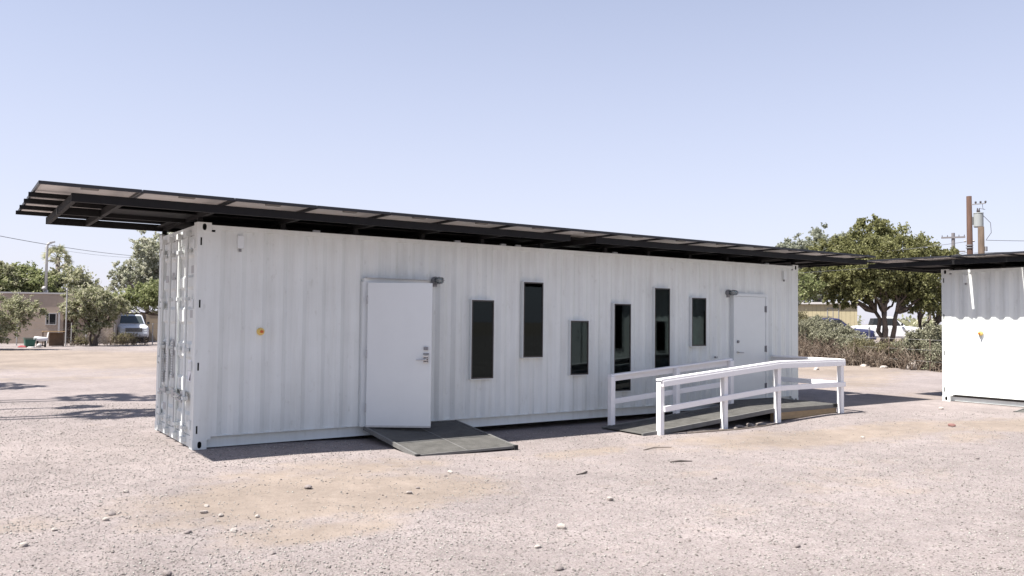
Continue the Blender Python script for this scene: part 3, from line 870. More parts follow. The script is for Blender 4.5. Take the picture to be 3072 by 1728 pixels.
def clump_points(blobs, n, nsub, sub, r, hollow=0.55, droop=0.15):
    """leaf centres: every blob (cx,cy,cz,rx,ry,rz) gets nsub boughs, each a spray of leafy twigs pointing outwards"""
    vol = np.array([b[3] * b[4] * b[5] for b in blobs]); vol = vol ** 0.75; vol /= vol.sum()
    out = []; subs = []
    for b, v in zip(blobs, vol):
        k = max(8, int(nsub * v * 2.2))
        d = r.normal(size=(k, 3)); d /= np.linalg.norm(d, axis=1)[:, None]
        rad = hollow + (1.0 - hollow) * r.random(k) ** 0.8
        rad *= r.uniform(0.72, 1.1, k)
        c = np.array(b[:3]) + d * rad[:, None] * np.array(b[3:6])
        sz = sub * r.uniform(0.5, 1.3, k) * (b[3] * b[4] * b[5]) ** (1 / 3)
        subs.append(c)
        T = 9
        td = d[:, None, :] * 0.75 + r.normal(size=(k, T, 3)) * 0.75
        td /= np.linalg.norm(td, axis=2)[..., None]
        td[..., 2] -= droop
        tl = sz[:, None] * r.uniform(0.5, 2.1, (k, T))
        wt = sz ** 1.5; wt /= wt.sum()
        pick = r.choice(k, int(n * v), p=wt); tw = r.integers(0, T, len(pick))
        t = r.random(len(pick)) ** 0.85
        p = c[pick] + td[pick, tw] * (tl[pick, tw] * t)[:, None]
        p += r.normal(size=p.shape) * (sz[pick] * (0.24 - 0.12 * t))[:, None]
        p[:, 2] -= droop * 0.5 * tl[pick, tw] * t * t
        out.append(p)
    return np.concatenate(out), np.concatenate(subs)

BARK = mat("bark", (0.11, 0.085, 0.07), 0.9, var=0.35, vscale=10, stretch=(1, 1, 0.3), bump=0.6, bscale=30)
BARKG = mat("grey_bark", (0.20, 0.17, 0.15), 0.9, var=0.3, vscale=10)
DRYTWIG = island_mat("dry_twigs", [(0.0750, 0.0525, 0.0375), (0.1500, 0.1162, 0.0900), (0.2250, 0.1875, 0.1500)])
L_MES = leaf_mat("mesquite_leaves", [(0.1881, 0.2017, 0.1089), (0.2943, 0.3062, 0.1815), (0.4253, 0.4182, 0.2813), (0.5397, 0.5079, 0.3993)])  # lightened and greyed to stand for haze over distant trees
L_BRIGHT = leaf_mat("bright_leaves", [(0.1324, 0.1555, 0.0645), (0.2103, 0.2369, 0.1063), (0.3115, 0.3285, 0.1692), (0.4050, 0.4070, 0.2497)])  # desaturated in place of air haze over the far crowns
L_GREY = leaf_mat("grey_green_leaves", [(0.2246, 0.2449, 0.1615), (0.3372, 0.3469, 0.2528), (0.4776, 0.4760, 0.3793), (0.5899, 0.5713, 0.4776)])  # paled so the colour carries some distance haze
L_DARK = leaf_mat("dense_olive_leaves", [(0.1082, 0.1102, 0.0463), (0.1769, 0.1796, 0.0757), (0.2491, 0.2520, 0.1177), (0.3277, 0.3228, 0.1808)], 0.46)  # low-contrast haze veil put into the leaf tones
L_PALE = leaf_mat("pale_leaves", [(0.2052, 0.2214, 0.1620), (0.3024, 0.3186, 0.2484), (0.4104, 0.4158, 0.3348)])
L_SAGE = leaf_mat("sage_leaves", [(0.1452, 0.1420, 0.0963), (0.2035, 0.2041, 0.1400), (0.2712, 0.2662, 0.1890), (0.3585, 0.3461, 0.2625)], 0.25)
L_OLIVE = leaf_mat("olive_brown_leaves", [(0.1138, 0.1012, 0.0569), (0.2024, 0.1834, 0.1075), (0.3036, 0.2783, 0.1771)])

def limb_path(a, b, r, sag=0.12, n=5):
    a = np.array(a); b = np.array(b); L = np.linalg.norm(b - a)
    pts = []
    for i in range(n + 1):
        t = i / n
        p = a + (b - a) * t + np.array([0, 0, sag * L * math.sin(math.pi * t)])
        if 0 < i < n: p = p + r.normal(size=3) * L * 0.035
        pts.append(tuple(p))
    return pts

def tree(name, label, base, blobs, n, leaf, lm, seed, trunk_r=0.2, fork=None, nlimb=14, bark=None, group=None, sub=0.26, nsub=90, lean=(0, 0), stems=1, hollow=0.55, cat="tree", twigs=0, droop=0.15):
    r = np.random.default_rng(seed)
    bark = bark or BARK
    root = thing(name, label, cat, base, 0, group)
    o = np.array(base)
    pts, subs = clump_points(blobs, n, nsub, sub, r, hollow, droop)
    leaves_obj("crown", pts - o, leaf, lm, root, seed=seed)
    m = MB()
    fork = fork if fork is not None else 1.5
    zc = min(b[2] for b in blobs)
    tops = []
    for k in range(stems):
        a = 2 * math.pi * k / max(1, stems) + r.random()
        off = 0.0 if stems == 1 else trunk_r * 1.2
        p0 = np.array([math.cos(a) * off, math.sin(a) * off, -0.12])
        p1 = np.array([lean[0] + math.cos(a) * off * 3, lean[1] + math.sin(a) * off * 3, fork])
        path = limb_path(p0, p1, r, 0.0, 5)
        rr_ = [trunk_r * (1.35 if i == 0 else 1.0 - 0.08 * i) for i in range(6)]
        m.tube(path, rr_, 9); tops.append(p1)
    far = subs[r.permutation(len(subs))[:nlimb]] - o
    for q in far:
        t = min(tops, key=lambda s: np.linalg.norm(s - q))
        L = np.linalg.norm(q - t)
        path = limb_path(t, q, r, -0.06, 5)
        m.tube(path, [max(0.012, trunk_r * 0.55 * (1 - 0.17 * i)) for i in range(6)], 6)
    m.build("trunk", bark, root, smooth=True)
    if twigs:
        tw = MB()
        for q in pts[r.permutation(len(pts))[:twigs]] - o:
            d = r.normal(size=3); d[2] = abs(d[2]) * 0.6; d *= 0.5 / np.linalg.norm(d)
            tw.tube([tuple(q - d), tuple(q + d * 0.6)], [0.012, 0.004], 3, cap=False)
        tw.build("twigs", bark, root)["kind"] = "stuff"
    return root

# ------------------------------------------------------------------ left background
STUCCO = mat("mauve_stucco", (0.3522, 0.2819, 0.2274), 0.9, var=0.07, vscale=3, bump=0.2, bscale=60)
ROOFTRIM = mat("pale_roof_trim", (0.42, 0.40, 0.39), 0.8, var=0.08)
TAN = mat("tan_wall", (0.3450, 0.2700, 0.1875), 0.9, var=0.08, vscale=4)
BROWNP = mat("brown_panel", (0.12, 0.085, 0.065), 0.8, var=0.2)
DARKGLASS = mat("dark_glass", (0.02, 0.022, 0.025), 0.12)
FRAMEW = mat("pale_frame", (0.4080, 0.3910, 0.3825), 0.6)
POLEG = mat("grey_pole", (0.36, 0.35, 0.34), 0.6, var=0.1)

def flat_house():
    ang = math.atan2(-0.83, 3.13)
    root = thing("house", "low flat roofed mauve stucco house behind the trees at left", "house", (0.0, 44.70, 0), ang)
    m = MB(); m.box(-14, 0, -0.1, 3.20, 9, 2.88); m.box(3.95, 0, -0.1, 5.85, 9, 2.88); m.box(3.20, 0, 1.85, 3.95, 9, 2.88); m.box(3.2, 0.9, -0.1, 3.95, 1.0, 1.85); m.build("wall", STUCCO, root)
    m = MB(); m.box(-14.05, -0.06, 2.881, 5.92, 9.05, 2.97); m.build("roof", ROOFTRIM, root)
    for x0, x1, z0, z1 in ((2.28, 2.86, 1.08, 1.78), (-3.4, -2.2, 1.0, 1.8)):
        m = MB(); m.ring(x0, z0, x1, z1, -0.05, -0.002, 0.05); w = m.build("window", FRAMEW, root)
        m = MB(); m.box(x0 + 0.05, -0.02, z0 + 0.05, x1 - 0.05, -0.012, z1 - 0.05); m.build("pane", DARKGLASS, w)
        m = MB(); m.box((x0 + x1) / 2 - 0.02 - 0.1, -0.045, z0 + 0.05, (x0 + x1) / 2 + 0.02 - 0.1, -0.0205, z1 - 0.05); m.build("glazing_bar", FRAMEW, w)
    MB().box(3.27, 0.82, 0.0, 3.90, 0.86, 1.80).build("door", BROWNP, root)
    MB().box(3.02, -0.75, 1.86, 4.6, -0.005, 1.93).build("porch_roof", ROOFTRIM, root)
    MB().box(3.04, -0.70, -0.05, 3.14, -0.60, 1.859).build("porch_post", FRAMEW, root)
    MB().box(4.45, -0.70, -0.05, 4.53, -0.62, 1.859).build("porch_post", POLEG, root)
flat_house()

r_ = thing("tan_wall", "tan block wall beside the parked white car, left of the container", "wall", (8.40, 48.1, 0), -0.27)
MB().box(0, 0, -0.1, 9, 0.25, 1.95).build("wall_face", TAN, r_)
MB().box(-0.03, -0.04, 1.951, 9.05, 0.29, 2.02).build("coping", ROOFTRIM, r_)
r_ = thing("gate", "dark brown gate panel right behind the parked white car", "gate", (6.9, 49.4, 0), -0.27)
for k in range(7):
    MB().box(k * 0.24, 0, 0.05, k * 0.24 + 0.225, 0.04, 1.85).build("board", BROWNP, r_)
MB().box(-0.05, 0.041, 0.35, 1.72, 0.08, 0.45).build("rail", BROWNP, r_)
MB().box(-0.05, 0.041, 1.45, 1.72, 0.08, 1.55).build("rail", BROWNP, r_)

def street_lamp():
    root = thing("street_lamp", "tall grey lamp pole with a short bent arm rising behind the mauve house", "street lamp", (3.08, 54.6, 0))
    H = 6.65
    MB().tube([(0, 0, -0.1), (0, 0, 3.4)], [0.17, 0.16], 10).build("lower_pole", POLEG, root, smooth=True)
    MB().tube([(0, 0, 3.4), (0, 0, H - 0.3), (0.02, 0, H - 0.1), (0.12, 0, H), (0.3, 0, H + 0.05)], [0.10, 0.085, 0.08, 0.075, 0.06], 10).build("pole", POLEG, root, smooth=True)
    m = MB(); m.bar((0.12, 0, H + 0.03), (0.48, 0, H + 0.12), 0.17, 0.11); m.build("lamp_head", POLEG, root, bevel=0.02)
    m = MB(); m.tube([(-0.12, -0.16, 3.40), (-0.12, -0.16, 3.50), (-0.12, -0.16, 3.64)], [0.14, 0.16, 0.08], 10); m.build("meter_cap", FRAMEW, root, smooth=True)
street_lamp()
r_ = thing("metal_pole", "thin pale metal pole standing in front of the mauve house", "pole", (2.66, 38.4, 0))
MB().tube([(0, 0, -0.1), (0, 0, 3.0)], 0.032, 8).build("shaft", POLEG, r_)
MB().tube([(0, 0, 3.0), (0, 0, 3.10)], [0.06, 0.04], 8).build("cap", FRAMEW, r_)

tree("mesquite_tree", "big drooping mesquite at the left edge of the photo, in front of the mauve house", (-2.6, 36.2, 0),
     [(-0.5, 34.9, 2.0, 1.35, 1.1, 0.8), (0.55, 34.5, 2.0, 0.78, 0.75, 0.45), (-0.1, 34.6, 1.3, 0.85, 0.8, 0.55), (-0.7, 34.7, 0.7, 0.8, 0.8, 0.4), (-2.6, 35.5, 2.0, 1.8, 1.5, 0.9), (-4.2, 36.0, 1.6, 1.6, 1.4, 0.9)],
     42000, 0.05, L_MES, 21, 0.14, fork=0.7, nlimb=26, stems=3, group="trees left of the container", nsub=130, sub=0.25)
tree("mesquite_tree", "round bright green tree behind the left part of the mauve house", (-1.6, 56, 0),
     [(-2.0, 55.5, 3.5, 3.2, 2.0, 1.6), (0.2, 55.6, 3.9, 1.7, 1.5, 1.2), (-4.5, 56, 3.4, 2.6, 2, 1.6), (0.6, 55.5, 4.9, 0.5, 0.5, 0.5)], 20000, 0.10, L_MES, 22, 0.2, fork=1.8, group="trees left of the container", nsub=120)
tree("shade_tree", "deep green tree behind the middle of the mauve house, left of the lamp pole", (1.9, 57, 0),
     [(1.6, 56.5, 3.8, 2.1, 1.6, 1.35), (2.6, 56.2, 3.2, 1.7, 1.4, 1.2), (1.3, 56.4, 4.7, 0.9, 0.9, 0.55)], 20000, 0.10, L_BRIGHT, 23, 0.2, fork=1.8, group="trees left of the container", nsub=110)
tree("mesquite_tree", "loose grey green tree behind the house, right of the lamp pole", (5.2, 58, 0),
     [(4.9, 57.5, 3.9, 1.5, 1.3, 1.4), (6.1, 57.4, 3.1, 1.2, 1.0, 1.1), (4.2, 57.3, 4.5, 0.8, 0.8, 0.7)], 11000, 0.10, L_MES, 24, 0.15, fork=2.0, group="trees left of the container", nsub=70, sub=0.3)
tree("eucalyptus_tree", "tall open grey green tree rising beside the container's left end", (10.3, 58, 0),
     [(11.0, 57.5, 6.6, 2.0, 1.6, 1.9), (9.7, 57.3, 6.7, 0.9, 0.9, 1.2), (8.9, 57.3, 5.1, 1.3, 1.1, 1.3), (8.2, 57.5, 4.2, 0.9, 0.9, 1.1), (10.6, 57.3, 4.4, 1.9, 1.5, 1.4), (12.5, 57.5, 5.2, 1.8, 1.5, 2.0)],
     26000, 0.105, L_GREY, 25, 0.24, fork=2.6, nlimb=40, bark=BARKG, group="trees left of the container", nsub=130, sub=0.23, hollow=0.35)
tree("palo_verde_tree", "light green tree with a dark leaning trunk between the house door and the white car", (4.15, 39.6, 0),
     [(3.9, 39.2, 2.45, 1.2, 1.0, 0.75), (3.2, 39.2, 2.05, 0.8, 0.7, 0.45), (4.9, 39.2, 2.2, 0.9, 0.8, 0.65), (4.4, 39.4, 1.45, 0.9, 0.6, 0.55), (3.7, 39.2, 1.2, 0.7, 0.5, 0.5)],
     20000, 0.065, L_MES, 26, 0.085, fork=0.9, nlimb=24, stems=3, group="trees left of the container", nsub=90)
tree("palo_verde_tree", "yellow green tree spreading over the parked white car", (8.6, 41.0, 0),
     [(6.4, 40.4, 2.75, 1.5, 1.0, 0.55), (7.6, 40.4, 3.0, 1.4, 1.1, 0.8), (8.8, 40.6, 3.0, 1.5, 1.3, 0.9), (5.7, 40.2, 2.45, 0.7, 0.7, 0.4)],
     18000, 0.07, L_BRIGHT, 27, 0.12, fork=1.5, nlimb=20, group="trees left of the container", nsub=90)

def fan_palm(label, x, y, h, seed, trunk_r=0.17, fr=1.1, nfr=34, group=None, crown_m=None):
    r = np.random.default_rng(seed)
    root = thing("palm_tree", label, "palm tree", (x, y, ground_z(x, y)), 0, group)
    MB().tube([(0, 0, -0.2), (0.05, 0.02, h * 0.5), (0, 0, h)], [trunk_r * 1.3, trunk_r, trunk_r * 0.9], 9).build("trunk", BARKG, root, smooth=True)
    m = MB()
    for k in range(nfr):
        a = 2.399963 * k + r.random() * 0.5
        el = math.radians(82 - 130 * (k / nfr) + r.normal() * 9)
        d = V((math.cos(a) * math.cos(el), math.sin(a) * math.cos(el), math.sin(el)))
        s = V((-math.sin(a), math.cos(a), 0))
        roll = r.normal() * 0.7; up = s.cross(d); s = s * math.cos(roll) + up * math.sin(roll)
        c = V((0, 0, h)); L = fr * r.uniform(0.75, 1.15)
        hub = c + d * L * 0.5
        m.tube([c, hub], [0.025, 0.012], 4, cap=False)
        for j in range(11):
            t = math.radians(-68 + 136 * j / 10)
            e = d * math.cos(t) + s * math.sin(t)
            tip = hub + e * L * 0.5 * r.uniform(0.8, 1.1) - V((0, 0, 0.06 * L))
            wv = (s * math.cos(t) - d * math.sin(t)) * (0.042 * L)
            mid_ = hub + (tip - hub) * 0.5
            n_ = len(m.v)
            m.v += [tuple(hub), tuple(mid_ - wv), tuple(tip), tuple(mid_ + wv)]; m.f.append((n_, n_ + 1, n_ + 2, n_ + 3)); m.mi.append(0)
    m.build("crown", crown_m or L_MES, root)
    return root
fan_palm("fan palm showing its spiky head above the trees behind the lamp pole", 4.25, 59.6, 6.0, 31, fr=1.15, nfr=30, crown_m=L_MES)

# palms and a small tree left of the frame; their shadows fall across the yard
sh = "palms standing left of the frame"
for i, (x, y, h, fr) in enumerate(((-4.7, 8.5, 8.0, 0.95), (-4.3, 8.0, 9.0, 0.85), (-4.9, 6.7, 7.4, 0.45), (-4.9, 5.35, 8.0, 0.95), (-4.4, 4.95, 9.2, 0.9))):
    fan_palm(("farthest tall palm beyond the left edge, throwing the farthest thin shadow", "second farthest tall palm beyond the left edge", "middle tall palm beyond the left edge, its crown small", "second nearest tall palm beyond the left edge", "nearest tall palm beyond the left edge, throwing the nearest shadow")[i], x, y, h, 40 + i, 0.065, fr, 30, sh)
tree("mesquite_tree", "small tree left of the frame casting a broken shadow on the yard", (-5.2, 12.6, 0), [(-4.8, 12.4, 4.6, 1.2, 1.1, 0.7), (-3.9, 11.8, 4.4, 0.7, 0.7, 0.4)], 5000, 0.07, L_MES, 51, 0.09, fork=2.2, nsub=40)

# ------------------------------------------------------------------ car builder
CARGLASS = mat("car_glass", (0.045, 0.055, 0.056), 0.15)
RIM = mat("alloy_rim", (0.35, 0.35, 0.36), 0.35, metal=0.7)
HEADL = mat("headlamp", (0.55, 0.57, 0.6), 0.1)
CARBLACK = mat("car_black_trim", (0.02, 0.02, 0.022), 0.5)
TYRE = mat("tyre", (0.02, 0.02, 0.02), 0.85)
PLATEM = mat("licence_plate", (0.6, 0.6, 0.6), 0.5)
REDL = mat("tail_lamp", (0.35, 0.02, 0.02), 0.2)

def loft(sections, mi=0):
    """sections: list of (x, [(y,z)...]) rings"""
    m = MB(); n = len(sections[0][1])
    for x, ring in sections:
        m.v += [(x, y, z) for y, z in ring]
    for i in range(len(sections) - 1):
        for k in range(n):
            a = i * n + k; b = i * n + (k + 1) % n
            m.f.append((a, a + n, b + n, b)); m.mi.append(mi)
    m.f.append(tuple(range(n))); m.mi.append(mi)
    m.f.append(tuple(reversed([(len(sections) - 1) * n + k for k in range(n)]))); m.mi.append(mi)
    return m

def car(label, loc, rz, paint, group=None, pickup=False):
    root = thing("parked_car", label, "car", loc, rz, group)
    W = 0.92
    def ring(hw, z0, z1, sh=0.06):
        return [(-hw + 0.05, z0), (hw - 0.05, z0), (hw, z0 + 0.12), (hw, z1 - 0.16), (hw - sh, z1 - 0.03), (hw - sh - 0.12, z1), (-hw + sh + 0.12, z1), (-hw + sh, z1 - 0.03), (-hw, z1 - 0.16), (-hw, z0 + 0.12)]
    secs = [(2.40, ring(W - 0.16, 0.42, 0.88)), (2.32, ring(W - 0.06, 0.34, 0.96)), (2.0, ring(W, 0.30, 1.03)), (1.0, ring(W, 0.30, 1.10)), (0.9, ring(W, 0.30, 1.12)), (-1.9, ring(W, 0.30, 1.10)), (-2.3, ring(W - 0.04, 0.34, 1.06)), (-2.42, ring(W - 0.12, 0.42, 1.0))]
    loft(secs).build("body", paint, root, bevel=0.02)
    back = -2.25 if not pickup else -0.75
    def cr(hw, z0, hw2, z1): return [(-hw, z0), (hw, z0), (hw2, z1 - 0.05), (hw2 - 0.1, z1), (-hw2 + 0.1, z1), (-hw2, z1 - 0.05)]
    cab = [(1.02, cr(0.80, 1.08, 0.78, 1.13)), (0.30, cr(0.84, 1.09, 0.68, 1.70)), (-0.2, cr(0.84, 1.09, 0.69, 1.75)), (back + 0.35, cr(0.84, 1.08, 0.68, 1.73)), (back, cr(0.82, 1.06, 0.76, 1.12))]
    loft(cab).build("cabin", paint, root, bevel=0.02)
    m = MB(); m.quad((0.985, -0.70, 1.17), (0.985, 0.70, 1.17), (0.40, 0.58, 1.645), (0.40, -0.58, 1.645)); xf(m, lambda p: (p[0] + 0.025, p[1], p[2] + 0.012)); m.build("windshield", CARGLASS, root)
    for s in (-1, 1):
        for (xa, xb) in ((0.72, -0.15), (-0.25, -1.05), (-1.15, back + 0.28)):
            if xa <= xb: continue
            m = MB(); f = 0.30 if xa > 0.5 else 0.0
            q = [(xa, s * 0.845, 1.15), (xb, s * 0.845, 1.15), (xb + (0.12 if xb < back + 0.5 else 0), s * 0.715, 1.62), (xa - f, s * 0.715, 1.62)]
            m.poly(q if s > 0 else q[::-1]); m.build("side_window", DARKGLASS, root)
        m = MB(); m.box(0.70, s * 0.93, 1.12, 0.82, s * 1.08, 1.28); m.build("mirror", CARBLACK, root, bevel=0.02)
        m = MB(); m.bar((2.36, s * 0.64, 0.86), (2.395, s * 0.64, 0.72), 0.26, 0.05, up=(1, 0, 0)); m.build("headlight", HEADL, root)
        m = MB(); m.box(-2.44, s * 0.70, 0.72, -2.38, s * 0.82, 1.0); m.build("tail_light", REDL, root)
        for x in (1.45, -1.45):
            m = MB(); m.tube([(x, s * 0.72, 0.35), (x, s * 0.94, 0.35)], 0.36, 20); w = m.build("wheel", TYRE, root)
            m = MB(); m.tube([(x, s * 0.93, 0.35), (x, s * 0.955, 0.35)], 0.21, 16); m.build("rim", RIM, w)
    m = MB(); m.box(2.385, -0.48, 0.66, 2.425, 0.48, 0.90); g = m.build("grille", CARBLACK, root)
    for k in range(4):
        MB().box(2.426, -0.46, 0.69 + k * 0.055, 2.432, 0.46, 0.705 + k * 0.055).build("grille_bar", RIM, g)
    MB().box(2.36, -0.80, 0.40, 2.50, 0.80, 0.60).build("bumper", paint, root, bevel=0.03)
    MB().box(2.501, -0.17, 0.45, 2.51, 0.17, 0.56).build("licence_plate", PLATEM, root)
    if not pickup:
        for s in (-0.55, 0.55):
            m = MB(); m.bar((-0.1, s, 1.80), (-1.6, s, 1.80), 0.03, 0.03); m.build("roof_rail", CARBLACK, root)
    return root

SILVER = mat("silver_white_paint", (0.6480, 0.6696, 0.7128), 0.3, metal=0.1)
NAVY = mat("navy_paint", (0.022, 0.025, 0.07), 0.3)
CWHITE = mat("white_car_paint", (0.5950, 0.5950, 0.6120), 0.35)
car("silver white sport utility car parked facing the yard beside the mauve house", (7.35, 47.6, 0), -math.pi / 2 - 0.08, SILVER)

# ------------------------------------------------------------------ yard fence and clutter at left
def wire_fence(name, label, pts, h, wires, rw=0.008, postr=0.03, pm=None, net=True):
    root = thing(name, label, "fence", (0, 0, 0))
    for x, y in pts:
        MB().tube([(x, y, ground_z(x, y) - 0.1), (x, y, h)], postr, 7).build("post", pm or POLEG, root)
    for z in wires:
        MB().tube([(x, y, z * h) for x, y in pts], rw, 4).build("wire", POLEG, root)
    if not net: return root
    m = MB()
    for (xa, ya), (xb, yb) in zip(pts, pts[1:]):
        L = math.hypot(xb - xa, yb - ya); n = max(2, int(L / 0.16))
        for k in range(n):
            for s in (0, 1):
                t0 = k / n; t1 = (k + (1 if s == 0 else -1) * h / 0.16 * 1.0) / n
                t1c = min(1, max(0, t1)); f = (t1c - t0) / (t1 - t0) if abs(t1 - t0) > 1e-9 else 1
                a = (xa + (xb - xa) * t0, ya + (yb - ya) * t0, 0.05); b = (xa + (xb - xa) * t1c, ya + (yb - ya) * t1c, 0.05 + (h - 0.08) * f)
                m.tube([a, b], 0.0028, 3, cap=False)
    o = m.build("mesh", POLEG, root); o["kind"] = "stuff"
    return root
wire_fence("chain_link_fence", "sagging chain link fence in front of the mauve house and the white car", [(-5.5, 41.6), (-2.3, 41.3), (0.6, 41.0), (3.17, 40.6), (5.4, 40.8), (7.45, 41.0), (10.5, 41.2)], 1.25, (0.35, 0.7, 0.98))

PLY = mat("plywood", (0.2800, 0.1890, 0.0980), 0.8, var=0.15, vscale=6, stretch=(1, 6, 1))
BOARD = mat("dark_board", (0.13, 0.085, 0.055), 0.8, var=0.2)
r_ = thing("work_table", "plywood topped table with a leaning leg below the house window", "table", (1.62, 39.0, 0), -0.05)
MB().box(0, -0.3, 0.76, 1.06, 0.35, 0.80).build("table_top", PLY, r_)
MB().bar((0.28, -0.28, 0.76), (0.12, -0.75, -0.03), 0.06, 0.04).build("leg", FRAMEW, r_)
for x, y in ((0.05, 0.28), (1.0, 0.28), (1.0, -0.25)):
    MB().box(x - 0.025, y - 0.025, -0.05, x + 0.025, y + 0.025, 0.759).build("leg", BROWNP, r_)
MB().box(0.33, 0.12, 0.02, 1.02, 0.16, 0.72).build("side_board", BOARD, r_)
GREENP = mat("green_plastic", (0.02, 0.09, 0.065), 0.5)
r_ = thing("storage_bin", "dark green plastic bin on the ground left of the plywood table", "bin", (0.98, 37.9, 0), 0.1)
m = MB(); m.poly([(-0.2, -0.17, 0.0), (0.2, -0.17, 0.0), (0.2, 0.17, 0.0), (-0.2, 0.17, 0.0)][::-1])
lo = [(-0.2, -0.17, 0.0), (0.2, -0.17, 0.0), (0.2, 0.17, 0.0), (-0.2, 0.17, 0.0)]; hi = [(-0.24, -0.2, 0.42), (0.24, -0.2, 0.42), (0.24, 0.2, 0.42), (-0.24, 0.2, 0.42)]
for i in range(4): m.quad(lo[i], lo[(i + 1) % 4], hi[(i + 1) % 4], hi[i])
m.build("tub", GREENP, r_)
MB().ring(-0.27, -0.23, 0.27, 0.23, 0.0, 0.03, 0.04).build("rim", GREENP, r_).rotation_euler = (math.pi / 2, 0, 0)
[c for c in kids(r_) if c.name.startswith("rim")][0].location = (0, 0, 0.451)
r_ = thing("gas_tank", "small white cylinder tank lying on a dark stand by the green bin", "tank", (1.48, 37.9, 0), 0.05)
MB().tube([(-0.33, 0, 0.43), (-0.28, 0, 0.43), (0.24, 0, 0.40), (0.33, 0, 0.40)], [0.06, 0.135, 0.115, 0.04], 14).build("shell", CWHITE, r_, smooth=True)
for x in (-0.15, 0.2): MB().box(x - 0.03, -0.1, -0.02, x + 0.03, 0.1, 0.32).build("stand", BLACK, r_)
MB().box(-0.12, -0.08, 0.05, 0.17, 0.08, 0.10).build("stand_base", BLACK, r_)
r_ = thing("ball", "pale round ball on the ground under the white tank", "ball", (1.38, 37.5, 0.10))
bm = bmesh.new(); bmesh.ops.create_icosphere(bm, subdivisions=3, radius=0.115); me = bpy.data.meshes.new("ball"); bm.to_mesh(me); bm.free(); me.materials.append(FRAMEW)
for p in me.polygons: p.use_smooth = True
b_ = bpy.data.objects.new("shell", me); COL.objects.link(b_); b_.parent = r_
REDC = mat("red_cloth", (0.2450, 0.0490, 0.0560), 0.8)
def rag(name, label, cat, x, y, rx, ry, h, m_, seed):
    r = np.random.default_rng(seed); bm = bmesh.new(); bmesh.ops.create_icosphere(bm, subdivisions=3, radius=1.0)
    for v in bm.verts:
        k = 1 + 0.18 * math.sin(5 * v.co.x + seed) * math.cos(4 * v.co.y) + r.normal() * 0.04
        v.co = V((v.co.x * rx * k, v.co.y * ry * k, max(-0.2, v.co.z) * h * k))
    me = bpy.data.meshes.new(name); bm.to_mesh(me); bm.free(); me.materials.append(m_)
    o = bpy.data.objects.new(name, me); COL.objects.link(o); o.location = (x, y, ground_z(x, y) + 0.01); return tag(o, label, cat)
rag("cushion", "flat faded red cushion on the ground left of the green bin", "cushion", 0.70, 37.9, 0.26, 0.2, 0.09, REDC, 3)
rag("cloth", "pale grey cloth lying between the red cushion and the ball", "cloth", 1.02, 37.3, 0.2, 0.15, 0.05, FRAMEW, 4)

# ------------------------------------------------------------------ dry shrubs
def bush(name, label, base, blobs, n, leaf, lm, seed, stems=60, group=None, spread=1.0, stem_h=1.0, cat="bush", sub=0.3, nsub=45):
    r = np.random.default_rng(seed)
    root = thing(name, label, cat, base, 0, group)
    o = np.array(base)
    if n:
        pts, subs = clump_points(blobs, n, nsub, sub, r, 0.3)
        pts = pts[pts[:, 2] > 0.05]
        leaves_obj("foliage", pts - o, leaf, lm, root, seed=seed)
    m = MB()
    for k in range(stems):
        a = r.random() * 6.283; q = math.sqrt(r.random()) * spread
        p0 = np.array([math.cos(a) * q, math.sin(a) * q * 0.5, -0.05])
        h = stem_h * r.uniform(0.5, 1.1)
        d = r.normal(size=3) * 0.35; d[2] = 1.0
        p1 = p0 + d * h * 0.55; d2 = r.normal(size=3) * 0.6; d2[2] = 0.8
        p2 = p1 + d2 * h * 0.5
        m.tube([tuple(p0), tuple(p1), tuple(p2)], [0.016, 0.011, 0.004], 4, cap=False)
        for j in range(3):
            d3 = r.normal(size=3) * 0.7; d3[2] = abs(d3[2]) * 0.6
            s0 = p0 + (p1 - p0) * r.uniform(0.3, 1.0)
            m.tube([tuple(s0), tuple(s0 + d3 * h * 0.35)], [0.008, 0.003], 3, cap=False)
    m.build("stems", DRYTWIG, root)
    return root
bush("dry_shrub", "dry brown scrub against the fence below the white car", (5.9, 40.5, 0), [(5.9, 40.5, 0.4, 0.9, 0.4, 0.35)], 1500, 0.04, L_OLIVE, 61, 90, None, 1.2, 0.75)
bush("dry_shrub", "dry straw coloured weeds at the foot of the leaning tree", (3.7, 40.1, 0), [(3.7, 40.1, 0.3, 0.6, 0.3, 0.25)], 900, 0.04, L_OLIVE, 62, 60, None, 0.8, 0.55)

# ------------------------------------------------------------------ right background
tree("olive_tree", "large dense olive green tree between the two containers", (40.2, 14.95, 0),
     [(40.2, 15.2, 5.2, 2.9, 2.4, 1.7), (39.75, 15.7, 6.75, 1.15, 1.1, 1.0), (38.5, 17.4, 4.7, 1.5, 1.4, 1.3), (38.6, 17.4, 3.5, 1.1, 1.0, 0.6), (39.4, 16.2, 3.4, 1.0, 1.0, 0.6), (41.2, 13.2, 4.6, 1.8, 1.5, 1.2), (41.4, 12.8, 3.2, 1.3, 1.2, 0.8), (40.5, 14.5, 3.5, 1.1, 1.0, 0.6), (41.6, 12.2, 5.2, 0.8, 0.8, 0.6), (38.7, 17.0, 6.0, 1.0, 0.9, 0.8), (40.0, 15.2, 4.2, 2.4, 2.0, 0.9), (41.0, 13.7, 2.75, 0.9, 0.9, 0.5), (38.9, 17.0, 2.95, 0.9, 0.9, 0.45)],
     130000, 0.075, L_DARK, 71, 0.16, fork=2.3, nlimb=34, stems=4, group="trees right of the container", nsub=330, sub=0.21, droop=0.2)
tree("olive_tree", "second olive green tree behind the large one, close to the right container", (45.4, 15.6, 0),
     [(45.6, 15.0, 4.3, 2.0, 1.8, 1.6), (46.5, 13.6, 3.6, 1.6, 1.3, 1.2)], 14000, 0.10, L_DARK, 72, 0.15, fork=1.6, nlimb=18, stems=3, group="trees right of the container", nsub=80)
